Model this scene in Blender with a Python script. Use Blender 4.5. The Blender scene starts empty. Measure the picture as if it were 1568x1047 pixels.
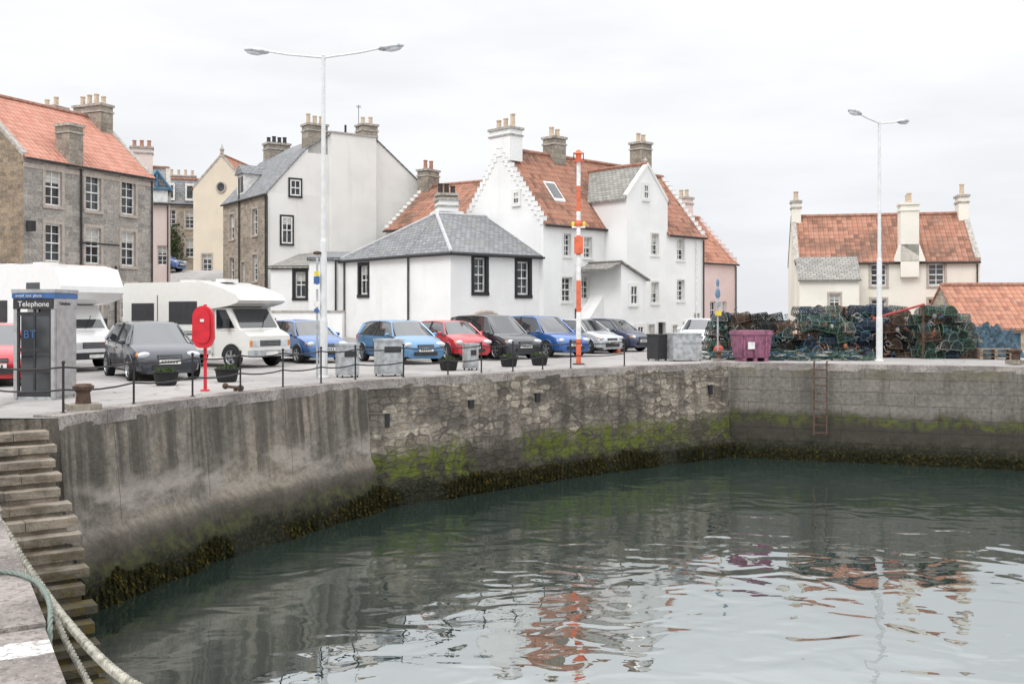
import bpy, bmesh, math, random
from mathutils import Vector, Matrix, noise
random.seed(11)
scn=bpy.context.scene
rad=math.radians

# ------------------------------------------------------------------ node helpers
class G:
    def __init__(s,name,rough=0.8,spec=0.3,metal=0.0):
        s.m=bpy.data.materials.new(name); s.m.use_nodes=True
        s.nt=s.m.node_tree; s.nt.nodes.clear()
        s.out=s.nt.nodes.new('ShaderNodeOutputMaterial')
        s.b=s.nt.nodes.new('ShaderNodeBsdfPrincipled')
        s.nt.links.new(s.b.outputs[0],s.out.inputs[0])
        s.b.inputs['Roughness'].default_value=rough
        s.b.inputs['Specular IOR Level'].default_value=spec
        s.b.inputs['Metallic'].default_value=metal
    def put(s,inp,val):
        if isinstance(val,bpy.types.NodeSocket): s.nt.links.new(val,inp)
        elif val is not None:
            if hasattr(inp,'default_value') and isinstance(val,(tuple,list)) and len(val)==3 and inp.type=='RGBA': val=(*val,1)
            inp.default_value=val
    def math(s,op,a,b=None,c=None,clamp=False):
        n=s.nt.nodes.new('ShaderNodeMath'); n.operation=op; n.use_clamp=clamp
        s.put(n.inputs[0],a)
        if b is not None: s.put(n.inputs[1],b)
        if c is not None: s.put(n.inputs[2],c)
        return n.outputs[0]
    def mix(s,f,a,b,mode='MIX'):
        n=s.nt.nodes.new('ShaderNodeMix'); n.data_type='RGBA'; n.blend_type=mode
        s.put(n.inputs[0],f); s.put(n.inputs[6],a); s.put(n.inputs[7],b); return n.outputs[2]
    def uv(s):
        n=s.nt.nodes.new('ShaderNodeTexCoord'); return n.outputs['UV']
    def obj(s):
        n=s.nt.nodes.new('ShaderNodeTexCoord'); return n.outputs['Object']
    def sep(s,v):
        n=s.nt.nodes.new('ShaderNodeSeparateXYZ'); s.put(n.inputs[0],v); return n.outputs
    def comb(s,x,y,z=0.0):
        n=s.nt.nodes.new('ShaderNodeCombineXYZ'); s.put(n.inputs[0],x); s.put(n.inputs[1],y); s.put(n.inputs[2],z); return n.outputs[0]
    def scale(s,v,sc):
        n=s.nt.nodes.new('ShaderNodeVectorMath'); n.operation='MULTIPLY'; s.put(n.inputs[0],v); n.inputs[1].default_value=sc; return n.outputs[0]
    def vadd(s,a,b):
        n=s.nt.nodes.new('ShaderNodeVectorMath'); n.operation='ADD'; s.put(n.inputs[0],a); s.put(n.inputs[1],b); return n.outputs[0]
    def noise(s,v,sc=1.0,det=4,ro=0.55,dist=0.0,col=False):
        n=s.nt.nodes.new('ShaderNodeTexNoise'); s.put(n.inputs['Vector'],v)
        n.inputs['Scale'].default_value=sc; n.inputs['Detail'].default_value=det; n.inputs['Roughness'].default_value=ro
        n.inputs['Distortion'].default_value=dist
        return n.outputs['Color' if col else 'Fac']
    def vor(s,v,sc,feat='F1',rnd=1.0):
        n=s.nt.nodes.new('ShaderNodeTexVoronoi'); n.feature=feat; s.put(n.inputs['Vector'],v); n.inputs['Scale'].default_value=sc
        n.inputs['Randomness'].default_value=rnd
        return n.outputs
    def ss(s,x,a,b):
        n=s.nt.nodes.new('ShaderNodeMapRange'); n.interpolation_type='SMOOTHSTEP'; n.clamp=True
        s.put(n.inputs[0],x); n.inputs[1].default_value=a; n.inputs[2].default_value=b; return n.outputs[0]
    def ramp(s,f,stops):
        n=s.nt.nodes.new('ShaderNodeValToRGB'); s.put(n.inputs[0],f); e=n.color_ramp.elements
        while len(e)<len(stops): e.new(0.5)
        for i,(p,c) in enumerate(stops): e[i].position=p; e[i].color=(*c,1)
        return n.outputs[0]
    def wn(s,v):
        n=s.nt.nodes.new('ShaderNodeTexWhiteNoise'); n.noise_dimensions='2D'; s.put(n.inputs['Vector'],v); return n.outputs
    def bump(s,h,strength=0.5,dist=0.02):
        n=s.nt.nodes.new('ShaderNodeBump'); s.put(n.inputs['Height'],h); n.inputs['Strength'].default_value=strength; n.inputs['Distance'].default_value=dist
        s.nt.links.new(n.outputs[0],s.b.inputs['Normal']); return n.outputs[0]
    def col(s,c): s.put(s.b.inputs['Base Color'],c); return s.m

def plain(name,c,rough=0.5,spec=0.4,metal=0.0,var=0.12,coat=0.0):
    g=G(name,rough,spec,metal)
    n=g.noise(g.obj(),6,4)
    c2=tuple(x*(1-var*2) for x in c)
    g.col(g.mix(g.ss(n,0.35,0.7),c,c2))
    if coat: g.b.inputs['Coat Weight'].default_value=coat; g.b.inputs['Coat Roughness'].default_value=0.06
    return g.m

def harl(name,c,dirt=0.2):
    g=G(name,0.92,0.1); u=g.uv()
    big=g.noise(u,0.5,4); st=g.noise(g.scale(u,(1.6,0.13,1)),1.0,5,0.6); fine=g.noise(u,14,3)
    c2=tuple(x*0.91 for x in c); c3=(c[0]*0.62,c[1]*0.59,c[2]*0.53)
    k=g.mix(g.ss(big,0.35,0.7),c,c2)
    k=g.mix(g.math('MULTIPLY',g.ss(st,0.54,0.78),dirt),k,c3)
    sp=g.noise(u,2.6,6,0.7); k=g.mix(g.math('MULTIPLY',g.ss(sp,0.62,0.75),dirt*0.8),k,c3)
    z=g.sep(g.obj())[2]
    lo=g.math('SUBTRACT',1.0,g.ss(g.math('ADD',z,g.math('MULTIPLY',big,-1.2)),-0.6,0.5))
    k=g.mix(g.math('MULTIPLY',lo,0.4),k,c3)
    g.col(k); g.bump(fine,0.5,0.02); return g.m

def squared(name,c1,c2,mort,bw=0.5,rh=0.24,ms=0.012,bs=0.6):
    g=G(name,0.9,0.15); u=g.uv()
    wob=g.scale(g.noise(u,1.3,2,col=True),(0.12,0.10,0)); uu=g.vadd(u,wob)
    n=g.nt.nodes.new('ShaderNodeTexBrick'); g.put(n.inputs['Vector'],uu)
    n.inputs['Scale'].default_value=1; n.inputs['Brick Width'].default_value=bw; n.inputs['Row Height'].default_value=rh
    n.inputs['Mortar Size'].default_value=ms; n.inputs['Mortar Smooth'].default_value=0.3; n.inputs['Bias'].default_value=0.0
    n.inputs['Color1'].default_value=(*c1,1); n.inputs['Color2'].default_value=(*c2,1); n.inputs['Mortar'].default_value=(*mort,1)
    n.squash=0.7; n.squash_frequency=3
    d=g.noise(u,0.6,5); f=g.noise(u,9,4)
    k=g.mix(g.math('MULTIPLY',g.ss(d,0.42,0.75),0.45),n.outputs['Color'],tuple(x*0.45 for x in c2))
    k=g.mix(0.5,k,g.mix(g.ss(f,0.3,0.7),(0.3,0.3,0.3),(0.75,0.73,0.7)),'OVERLAY')
    g.col(k); h=g.math('SUBTRACT',g.math('MULTIPLY',f,0.4),g.math('MULTIPLY',n.outputs['Fac'],1.0)); g.bump(h,bs,0.03); return g.m

def pantile(name,a,b,c,dirt=0.5):
    g=G(name,0.85,0.15); s=g.sep(g.uv()); u=s[0]; v=s[1]
    iu=g.math('FLOOR',g.math('DIVIDE',u,0.26)); iv=g.math('FLOOR',g.math('DIVIDE',v,0.34))
    w=g.wn(g.comb(iu,iv)); k=g.ramp(w[0],[(0.0,c),(0.25,a),(0.7,b),(1.0,a)])
    fu=g.math('FRACT',g.math('DIVIDE',u,0.26)); fv=g.math('FRACT',g.math('DIVIDE',v,0.34))
    big=g.noise(g.uv(),0.45,5,0.65)
    k=g.mix(g.math('MULTIPLY',g.ss(big,0.42,0.72),dirt),k,(0.12,0.085,0.065))
    lich=g.noise(g.uv(),3.5,3)
    k=g.mix(g.math('MULTIPLY',g.ss(lich,0.58,0.72),0.5),k,(0.42,0.36,0.29))
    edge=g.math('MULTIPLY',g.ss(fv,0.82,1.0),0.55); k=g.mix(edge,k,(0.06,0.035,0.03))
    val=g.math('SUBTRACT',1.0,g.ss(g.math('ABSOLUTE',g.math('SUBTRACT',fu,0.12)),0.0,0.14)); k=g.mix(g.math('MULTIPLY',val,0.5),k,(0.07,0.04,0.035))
    h=g.math('ADD',g.math('SINE',g.math('MULTIPLY',fu,6.283)),g.math('MULTIPLY',fv,-0.8))
    g.col(k); g.bump(h,0.8,0.035); return g.m

def slate(name,a,b):
    g=G(name,0.7,0.3); u=g.uv()
    n=g.nt.nodes.new('ShaderNodeTexBrick'); g.put(n.inputs['Vector'],u)
    n.inputs['Scale'].default_value=1; n.inputs['Brick Width'].default_value=0.28; n.inputs['Row Height'].default_value=0.2
    n.inputs['Mortar Size'].default_value=0.012; n.inputs['Color1'].default_value=(*a,1); n.inputs['Color2'].default_value=(*b,1); n.inputs['Mortar'].default_value=(0.05,0.05,0.055,1)
    big=g.noise(u,0.8,5); k=g.mix(g.math('MULTIPLY',g.ss(big,0.5,0.75),0.5),n.outputs['Color'],(0.2,0.19,0.15))
    k=g.mix(g.math('MULTIPLY',g.ss(g.noise(u,5,4),0.6,0.72),0.45),k,(0.36,0.36,0.33))
    g.col(k); g.bump(g.math('SUBTRACT',0.0,n.outputs['Fac']),0.6,0.015); return g.m

# ------------------------------------------------------------------ materials
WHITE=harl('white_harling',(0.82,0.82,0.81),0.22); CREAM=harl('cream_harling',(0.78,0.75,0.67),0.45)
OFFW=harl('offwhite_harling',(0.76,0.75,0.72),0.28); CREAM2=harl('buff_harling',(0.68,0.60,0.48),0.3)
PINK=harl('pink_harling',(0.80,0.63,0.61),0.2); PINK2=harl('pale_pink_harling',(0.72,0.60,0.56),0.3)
STONE=squared('squared_stone',(0.40,0.37,0.34),(0.26,0.245,0.23),(0.42,0.39,0.36))
STONE2=squared('side_stone',(0.42,0.36,0.29),(0.26,0.225,0.19),(0.42,0.38,0.33),0.42,0.2)
STONE1=squared('gable_rubble_stone',(0.34,0.265,0.19),(0.19,0.15,0.115),(0.3,0.26,0.21),0.42,0.2)
CHST=squared('chimney_stone',(0.36,0.325,0.275),(0.23,0.205,0.175),(0.27,0.24,0.2),0.45,0.25)
DRESS=plain('dressed_stone',(0.47,0.41,0.36),0.85,0.2)
CROW=plain('crowstep_stone',(0.44,0.41,0.37),0.9,0.2,var=0.2)
CROWL=plain('lime_washed_crowstep',(0.62,0.61,0.58),0.9,0.2,var=0.15)
TILE=pantile('orange_pantiles',(0.44,0.20,0.135),(0.50,0.25,0.17),(0.30,0.14,0.10),0.4)
TILE2=pantile('weathered_pantiles',(0.37,0.175,0.118),(0.42,0.215,0.152),(0.20,0.105,0.075),0.9)
TILE3=pantile('bright_pantiles',(0.56,0.26,0.19),(0.62,0.31,0.235),(0.48,0.22,0.16),0.15)
SLATE=slate('slates',(0.27,0.275,0.285),(0.18,0.185,0.195)); SLATE2=slate('stone_slates',(0.33,0.32,0.29),(0.22,0.215,0.195))
RIDGE=plain('ridge_tiles',(0.36,0.19,0.14),0.8,0.2,var=0.2); LEAD=plain('lead_flashing',(0.46,0.47,0.48),0.6)
BLACK=plain('black_paint',(0.02,0.02,0.022),0.5); WPAINT=plain('white_paint',(0.8,0.8,0.78),0.5)
POT=plain('buff_chimney_pot',(0.56,0.45,0.33),0.8); POTR=plain('red_chimney_pot',(0.40,0.21,0.15),0.8); POTB=plain('black_chimney_pot',(0.04,0.04,0.04),0.7)
GLASS=G('window_glass',0.06,0.7); GLASS.col(GLASS.mix(GLASS.ss(GLASS.noise(GLASS.obj(),0.9,2),0.4,0.6),(0.012,0.015,0.018),(0.06,0.065,0.07))); GLASS=GLASS.m  # noise tones in the glass colour imitate reflections
CURT=plain('net_curtain',(0.55,0.54,0.5),0.4,0.6)
GUT=plain('gutter_iron',(0.03,0.03,0.033),0.6); BLUE=plain('blue_joinery',(0.08,0.2,0.32),0.5)
GALV=plain('galvanised_steel',(0.50,0.52,0.53),0.5,0.5,0.4,var=0.2); POLE=plain('pale_grey_pole',(0.66,0.67,0.67),0.45,0.5,var=0.06)
RUST=plain('rusty_iron',(0.11,0.07,0.05),0.85,0.3,var=0.3); RAILM=plain('rail_black',(0.025,0.022,0.022),0.55)
RED=plain('lifebuoy_red',(0.62,0.015,0.03),0.4,0.5); ORANGE=plain('dayglo_orange',(0.70,0.15,0.07),0.5)
RUB=plain('tyre_rubber',(0.02,0.02,0.02),0.85); HUB=plain('alloy',(0.45,0.46,0.48),0.35,0.5,0.7)
CARGL=G('car_glass',0.04,0.8); CARGL.col((0.015,0.02,0.024)); CARGL.b.inputs['Coat Weight'].default_value=0.5; CARGL=CARGL.m
PLATEW=plain('plate_white',(0.75,0.75,0.72),0.5); PLATEY=plain('plate_yellow',(0.75,0.6,0.08),0.5)
LAMPG=plain('headlamp_glass',(0.6,0.63,0.66),0.12,0.8); REDL=plain('tail_lamp',(0.4,0.01,0.01),0.2,0.7); AMB=plain('indicator_amber',(0.7,0.25,0.03),0.25)
DGREY=plain('dark_plastic',(0.035,0.035,0.038),0.6); SIGNB=plain('sign_blue',(0.05,0.13,0.32),0.4); STEEL=plain('stainless_steel',(0.46,0.46,0.46),0.42,0.5,0.55)

def quay_mats():
    def zones(g,k,u,s,dz=-1.95,gr=0.0,gz=(-2.4,-1.3),dk_=0.85,soft=0.25):
        n1=g.noise(u,0.9,5,0.65); n2=g.noise(u,3.2,5,0.65)
        zz=g.math('ADD',s[1],g.math('MULTIPLY',g.math('SUBTRACT',n1,0.5),0.9))
        dk=g.math('SUBTRACT',1.0,g.ss(zz,dz-soft,dz+soft)); k=g.mix(g.math('MULTIPLY',dk,dk_),k,g.mix(n2,(0.022,0.021,0.018),(0.055,0.049,0.038)))
        if gr>0:
            a=g.math('MULTIPLY',g.ss(zz,gz[0],gz[0]+0.3),g.math('SUBTRACT',1.0,g.ss(zz,gz[1]-0.35,gz[1])))
            a=g.math('MULTIPLY',a,g.ss(n2,0.40,0.58)); a=g.math('MULTIPLY',a,g.ss(g.noise(g.scale(u,(0.35,0.2,1)),1,2),0.34,0.52)); k=g.mix(g.math('MULTIPLY',a,gr),k,g.mix(g.noise(u,7,3),(0.04,0.055,0.012),(0.13,0.155,0.02)))
        zb=g.math('ADD',s[1],g.math('MULTIPLY',g.math('SUBTRACT',n2,0.5),0.7))
        wt=g.math('SUBTRACT',1.0,g.ss(zb,-2.8,-2.3)); k=g.mix(g.math('MULTIPLY',wt,0.95),k,g.mix(g.ss(g.noise(u,12,3),0.45,0.7),(0.010,0.011,0.007),(0.035,0.035,0.014)))
        return k,n2
    g=G('stained_concrete',0.9,0.15); u=g.uv(); s=g.sep(u)
    a=g.noise(u,0.35,5,0.6); b=g.noise(u,7,5,0.7)
    k=g.mix(g.ss(a,0.35,0.68),(0.25,0.22,0.18),(0.165,0.15,0.13))
    k=g.mix(0.7,k,g.mix(g.ss(b,0.3,0.7),(0.28,0.28,0.28),(0.66,0.65,0.64)),'OVERLAY')
    st=g.noise(g.scale(u,(2.0,0.07,1)),1,5,0.55); st2=g.noise(g.scale(u,(8,0.16,1)),1,4,0.6)
    zj=g.math('ADD',s[1],g.math('MULTIPLY',g.noise(g.scale(u,(1.6,0.0,1)),1,4,0.7),1.5))
    top=g.ss(zj,-1.3,-0.3)
    k=g.mix(g.math('MULTIPLY',g.math('MULTIPLY',g.ss(st,0.42,0.57),top),0.76),k,(0.06,0.053,0.047))
    k=g.mix(g.math('MULTIPLY',g.ss(st2,0.52,0.66),g.math('ADD',g.math('MULTIPLY',top,0.35),0.2)),k,(0.06,0.05,0.042))
    fr_=g.math('MULTIPLY',g.ss(s[1],-0.5,-0.1),g.ss(g.noise(u,2.2,5),0.35,0.6)); k=g.mix(g.math('MULTIPLY',fr_,0.5),k,(0.09,0.08,0.07))
    lt=g.math('MULTIPLY',g.ss(g.noise(g.scale(u,(0.8,1.8,1)),1,5),0.44,0.6),g.math('MULTIPLY',g.ss(s[1],-2.0,-1.75),g.math('SUBTRACT',1,g.ss(s[1],-1.5,-1.0))))
    k=g.mix(g.math('MULTIPLY',lt,0.65),k,(0.36,0.325,0.285))
    lo_=g.math('SUBTRACT',1,g.ss(s[1],-2.12,-1.98)); k=g.mix(g.math('MULTIPLY',lo_,0.6),k,(0.065,0.056,0.044))
    fu=g.math('FRACT',g.math('DIVIDE',s[0],2.6))
    jt=g.math('SUBTRACT',1,g.ss(g.math('ABSOLUTE',g.math('SUBTRACT',fu,0.5)),0.002,0.006)); k=g.mix(g.math('MULTIPLY',g.math('MULTIPLY',jt,0.6),g.ss(s[1],-2.0,-1.9)),k,(0.06,0.05,0.045))
    k,n2=zones(g,k,u,s,-2.2,0.4,(-2.9,-2.2),0.75); g.col(k)
    g.bump(g.math('ADD',b,g.math('MULTIPLY',n2,1.5)),0.8,0.05); m1=g.m
    # rubble, roughly coursed
    g=G('rubble_masonry',0.9,0.15); u=g.uv(); s=g.sep(u)
    w=g.vadd(u,g.scale(g.noise(u,5,3,col=True),(0.07,0.05,0)))
    q=g.scale(w,(2.7,5.6,1)); v1=g.vor(q,1,'F1',0.68); v2=g.vor(q,1,'DISTANCE_TO_EDGE',0.68)
    id_=g.sep(v1['Color'])[0]; b=g.noise(u,9,5,0.7)
    k=g.ramp(id_,[(0,(0.12,0.103,0.085)),(0.35,(0.20,0.173,0.143)),(0.7,(0.26,0.228,0.188)),(1,(0.37,0.33,0.275))])
    k=g.mix(0.75,k,g.mix(g.ss(b,0.3,0.7),(0.22,0.22,0.22),(0.72,0.71,0.68)),'OVERLAY')
    mo=g.math('SUBTRACT',1,g.ss(v2['Distance'],0.02,0.085))
    mc=g.mix(g.ss(g.noise(u,1.2,3),0.4,0.6),(0.06,0.053,0.047),(0.25,0.228,0.198))
    k=g.mix(g.math('MULTIPLY',mo,0.75),k,mc); big=g.noise(g.scale(u,(0.35,0.6,1)),1,5,0.6); st=g.noise(g.scale(u,(1.6,0.12,1)),1,5,0.6)
    k=g.mix(g.math('MULTIPLY',g.ss(big,0.46,0.60),0.65),k,(0.065,0.058,0.052))
    k=g.mix(g.math('MULTIPLY',g.ss(st,0.48,0.62),0.6),k,(0.055,0.048,0.043))
    k,n2=zones(g,k,u,s,-1.85,0.85,(-2.7,-1.55),0.84,0.35); g.col(k)
    g.bump(g.math('ADD',g.math('MULTIPLY',g.ss(v2['Distance'],0.0,0.12),0.9),g.math('MULTIPLY',b,0.9)),0.8,0.035); m2=g.m
    # coursed pier wall on the right
    g=G('coursed_quay_stone',0.9,0.15); u=g.uv(); s=g.sep(u)
    n=g.nt.nodes.new('ShaderNodeTexBrick'); g.put(n.inputs['Vector'],g.vadd(u,g.scale(g.noise(u,1.5,3,col=True),(0.12,0.06,0))))
    n.inputs['Scale'].default_value=1; n.inputs['Brick Width'].default_value=1.5; n.inputs['Row Height'].default_value=0.42; n.inputs['Mortar Size'].default_value=0.010
    n.inputs['Mortar Smooth'].default_value=0.5
    n.inputs['Color1'].default_value=(0.205,0.188,0.165,1); n.inputs['Color2'].default_value=(0.15,0.139,0.125,1); n.inputs['Mortar'].default_value=(0.09,0.083,0.074,1)
    a=g.noise(u,0.5,5,0.65); b=g.noise(u,8,5,0.7); st=g.noise(g.scale(u,(1.3,0.16,1)),1,6,0.62)
    k=g.mix(g.ss(a,0.36,0.58),n.outputs['Color'],(0.145,0.133,0.12))
    k=g.mix(0.7,k,g.mix(g.ss(b,0.3,0.7),(0.3,0.3,0.3),(0.68,0.67,0.66)),'OVERLAY')
    k=g.mix(g.math('MULTIPLY',g.ss(st,0.47,0.62),0.65),k,(0.065,0.06,0.053))
    topg=g.math('MULTIPLY',g.ss(s[1],-0.6,-0.2),g.ss(g.noise(g.scale(u,(0.7,0.5,1)),1,4),0.45,0.6)); k=g.mix(g.math('MULTIPLY',topg,0.45),k,(0.11,0.098,0.045))
    k,n2=zones(g,k,u,s,-1.6,0.65,(-2.1,-1.5),0.94,0.2); g.col(k)
    g.bump(g.math('SUBTRACT',g.math('ADD',b,n2),g.math('MULTIPLY',n.outputs['Fac'],1.0)),0.8,0.05); m3=g.m
    return m1,m2,m3
QC,QR,QS=quay_mats()

g=G('quay_paving',0.9,0.15); u=g.obj()
k=g.mix(g.ss(g.noise(u,0.22,5,0.6),0.35,0.65),(0.37,0.35,0.335),(0.27,0.257,0.25))
k=g.mix(g.math('MULTIPLY',g.ss(g.noise(u,1.6,5,0.7),0.5,0.7),0.45),k,(0.16,0.15,0.145))
k=g.mix(g.math('MULTIPLY',g.ss(g.noise(u,22,3),0.5,0.7),0.35),k,(0.45,0.43,0.41))
e=g.vor(g.vadd(u,g.scale(g.noise(u,1.2,3,col=True),(0.8,0.8,0))),0.35,'DISTANCE_TO_EDGE')
k=g.mix(g.math('MULTIPLY',g.math('SUBTRACT',1,g.ss(e['Distance'],0.0,0.012)),0.5),k,(0.08,0.075,0.07))
g.col(k); g.bump(g.noise(u,25,4),0.5,0.02); PAVE=g.m
def cope_mat(name,band=False):
    g=G(name,0.9,0.15); u=g.obj()
    k=g.mix(g.ss(g.noise(u,1.3,6,0.65),0.35,0.65),(0.36,0.325,0.30),(0.18,0.16,0.148))
    k=g.mix(g.math('MULTIPLY',g.ss(g.noise(u,16,5,0.75),0.48,0.62),0.7),k,(0.10,0.088,0.082)); 
    k=g.mix(g.math('MULTIPLY',g.ss(g.noise(u,45,3,0.7),0.55,0.65),0.5),k,(0.46,0.42,0.40))
    if band:
        # worn painted mooring mark across one stone, measured along the coping from its far end
        s=g.sep(u); d=g.math('ADD',g.math('MULTIPLY',g.math('ADD',s[0],9.0),0.5085),g.math('MULTIPLY',g.math('SUBTRACT',s[1],16.2),-0.861))
        dd=g.math('ABSOLUTE',g.math('SUBTRACT',g.math('ADD',d,g.math('MULTIPLY',g.math('SUBTRACT',g.noise(u,7,4,0.7),0.5),0.10)),13.05))
        bd=g.math('SUBTRACT',1,g.ss(dd,0.10,0.13)); wr=g.math('SUBTRACT',1,g.math('MULTIPLY',g.ss(g.noise(u,20,6,0.75),0.49,0.58),0.8))
        k=g.mix(g.math('MULTIPLY',bd,wr),k,(0.76,0.75,0.74))
    g.col(k); g.bump(g.noise(u,18,6,0.7),0.9,0.03); return g.m
COPE=cope_mat('coping_stone'); PCOPE=cope_mat('pier_coping_stone',True)
g=G('step_stone',0.85,0.2); u=g.obj(); z=g.sep(u)[2]
k=g.mix(g.ss(g.noise(u,2.5,5,0.65),0.35,0.65),(0.36,0.31,0.25),(0.16,0.143,0.12))
k=g.mix(g.math('MULTIPLY',g.ss(g.noise(g.scale(u,(1,1,7)),1.3,3),0.5,0.62),0.5),k,(0.15,0.11,0.07))
wet=g.math('SUBTRACT',1,g.ss(g.math('ADD',z,g.math('MULTIPLY',g.noise(u,1.5,4),0.6)),-2.1,-0.9))
k=g.mix(g.math('MULTIPLY',wet,0.85),k,(0.04,0.036,0.022)); k=g.mix(g.math('MULTIPLY',wet,g.math('MULTIPLY',g.ss(g.noise(u,5,4),0.5,0.62),0.7)),k,(0.12,0.09,0.02))
g.col(k); g.bump(g.noise(u,14,5,0.7),0.9,0.04); STEP=g.m

# water
g=G('harbour_water',0.03,0.5); u=g.obj(); nt=g.nt
calm=g.ss(g.noise(u,0.09,3),0.38,0.62)
calm=g.math('ADD',g.math('MULTIPLY',calm,0.7),0.4)
w1=g.noise(g.scale(u,(1.0,1.35,1)),0.9,1,0.4,0.9); w2=g.noise(g.scale(u,(1,1.2,1)),2.6,2,0.45,0.3); w3=g.noise(u,0.3,2)
h=g.math('ADD',g.math('MULTIPLY',w1,0.72),g.math('ADD',g.math('MULTIPLY',w2,0.09),g.math('MULTIPLY',w3,0.5))); h=g.math('MULTIPLY',h,calm)
bn=nt.nodes.new('ShaderNodeBump'); g.put(bn.inputs['Height'],h); bn.inputs['Strength'].default_value=1.0; bn.inputs['Distance'].default_value=0.046
gl=nt.nodes.new('ShaderNodeBsdfGlossy'); gl.inputs['Roughness'].default_value=0.0; gl.inputs['Color'].default_value=(0.93,0.965,0.97,1); nt.links.new(bn.outputs[0],gl.inputs['Normal'])
df=nt.nodes.new('ShaderNodeBsdfDiffuse'); g.put(df.inputs['Color'],g.mix(g.noise(u,0.1,3),(0.014,0.024,0.021),(0.024,0.036,0.031)))
fr=nt.nodes.new('ShaderNodeFresnel'); fr.inputs['IOR'].default_value=9.5; nt.links.new(bn.outputs[0],fr.inputs['Normal'])
mx=nt.nodes.new('ShaderNodeMixShader'); nt.links.new(fr.outputs[0],mx.inputs[0]); nt.links.new(df.outputs[0],mx.inputs[1]); nt.links.new(gl.outputs[0],mx.inputs[2]); nt.links.new(mx.outputs[0],g.out.inputs[0])
WATER=g.m

# ------------------------------------------------------------------ mesh helpers
class MB:
    def __init__(s): s.v=[];s.f=[];s.m=[];s.uv=[];s.mats=[]
    def mi(s,mat):
        if mat not in s.mats: s.mats.append(mat)
        return s.mats.index(mat)
    def face(s,pts,mat,uv=None):
        i=len(s.v); s.v+=[tuple(p) for p in pts]; s.f.append(list(range(i,i+len(pts)))); s.m.append(s.mi(mat)); s.uv.append(uv)
    def hexa(s,b,t,mat):
        s.face(b[::-1],mat); s.face(t,mat)
        for i in range(4):
            j=(i+1)%4; s.face([b[i],b[j],t[j],t[i]],mat)
    def obj(s,name,parent=None,smooth=None,bevel=0.0,merge=False,seg=2):
        me=bpy.data.meshes.new(name); me.from_pydata(s.v,[],s.f)
        for m in s.mats: me.materials.append(m)
        me.polygons.foreach_set('material_index',s.m)
        uvl=me.uv_layers.new(name='UVMap')
        for p,u in zip(me.polygons,s.uv):
            if u is None:
                n=p.normal
                if abs(n.z)>0.97:
                    for li in p.loop_indices:
                        c=me.vertices[me.loops[li].vertex_index].co; uvl.data[li].uv=(c.x,c.y)
                else:
                    t=Vector((-n.y,n.x,0)).normalized(); b=n.cross(t)
                    if b.z<0: b=-b
                    for li in p.loop_indices:
                        c=me.vertices[me.loops[li].vertex_index].co; uvl.data[li].uv=(c.dot(t),c.dot(b))
            else:
                for li,q in zip(p.loop_indices,u): uvl.data[li].uv=q
        if merge:
            bm=bmesh.new(); bm.from_mesh(me); bmesh.ops.remove_doubles(bm,verts=bm.verts,dist=0.0008); bmesh.ops.recalc_face_normals(bm,faces=bm.faces); bm.to_mesh(me); bm.free()
        if smooth is not None:
            me.polygons.foreach_set('use_smooth',[True]*len(me.polygons)); me.set_sharp_from_angle(angle=rad(smooth))
        me.update()
        o=bpy.data.objects.new(name,me); scn.collection.objects.link(o)
        if parent: o.parent=parent
        if bevel:
            md=o.modifiers.new('bevel','BEVEL'); md.width=bevel; md.segments=seg; md.limit_method='ANGLE'; md.angle_limit=rad(40)
        return o
def empty(name,loc=(0,0,0),rz=0):
    o=bpy.data.objects.new(name,None); o.location=loc; o.rotation_euler=(0,0,rz); o.empty_display_size=0.3; scn.collection.objects.link(o); return o
class Fr:
    def __init__(s,o,u,z=0.0):
        l=math.hypot(u[0],u[1]); s.o=Vector((o[0],o[1],z)); s.u=Vector((u[0]/l,u[1]/l,0)); s.v=Vector((-s.u.y,s.u.x,0))
    def P(s,u,v,z): return s.o+s.u*u+s.v*v+Vector((0,0,z))
def box(mb,f,u0,u1,v0,v1,z0,z1,mat):
    P=f.P; b=[P(u0,v0,z0),P(u1,v0,z0),P(u1,v1,z0),P(u0,v1,z0)]; t=[P(u0,v0,z1),P(u1,v0,z1),P(u1,v1,z1),P(u0,v1,z1)]; mb.hexa(b,t,mat)
ID=Fr((0,0),(1,0))
def tube(mb,p,q,r,mat,n=6,r2=None,cap=True):
    p=Vector(p);q=Vector(q); d=(q-p); 
    if d.length<1e-6: return
    d.normalize(); a=d.orthogonal().normalized(); b=d.cross(a); r2=r if r2 is None else r2
    A=[p+(a*math.cos(t)+b*math.sin(t))*r for t in [2*math.pi*i/n for i in range(n)]]
    B=[q+(a*math.cos(t)+b*math.sin(t))*r2 for t in [2*math.pi*i/n for i in range(n)]]
    for i in range(n):
        j=(i+1)%n; mb.face([A[i],A[j],B[j],B[i]],mat)
    if cap: mb.face(A[::-1],mat); mb.face(B,mat)
def lathe(mb,c,prof,mat,n=16):
    c=Vector(c); rings=[[c+Vector((r*math.cos(2*math.pi*i/n),r*math.sin(2*math.pi*i/n),z)) for i in range(n)] for r,z in prof]
    for a,b in zip(rings,rings[1:]):
        for i in range(n):
            j=(i+1)%n; mb.face([a[i],a[j],b[j],b[i]],mat)
    mb.face(rings[0][::-1],mat); mb.face(rings[-1],mat)
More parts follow.
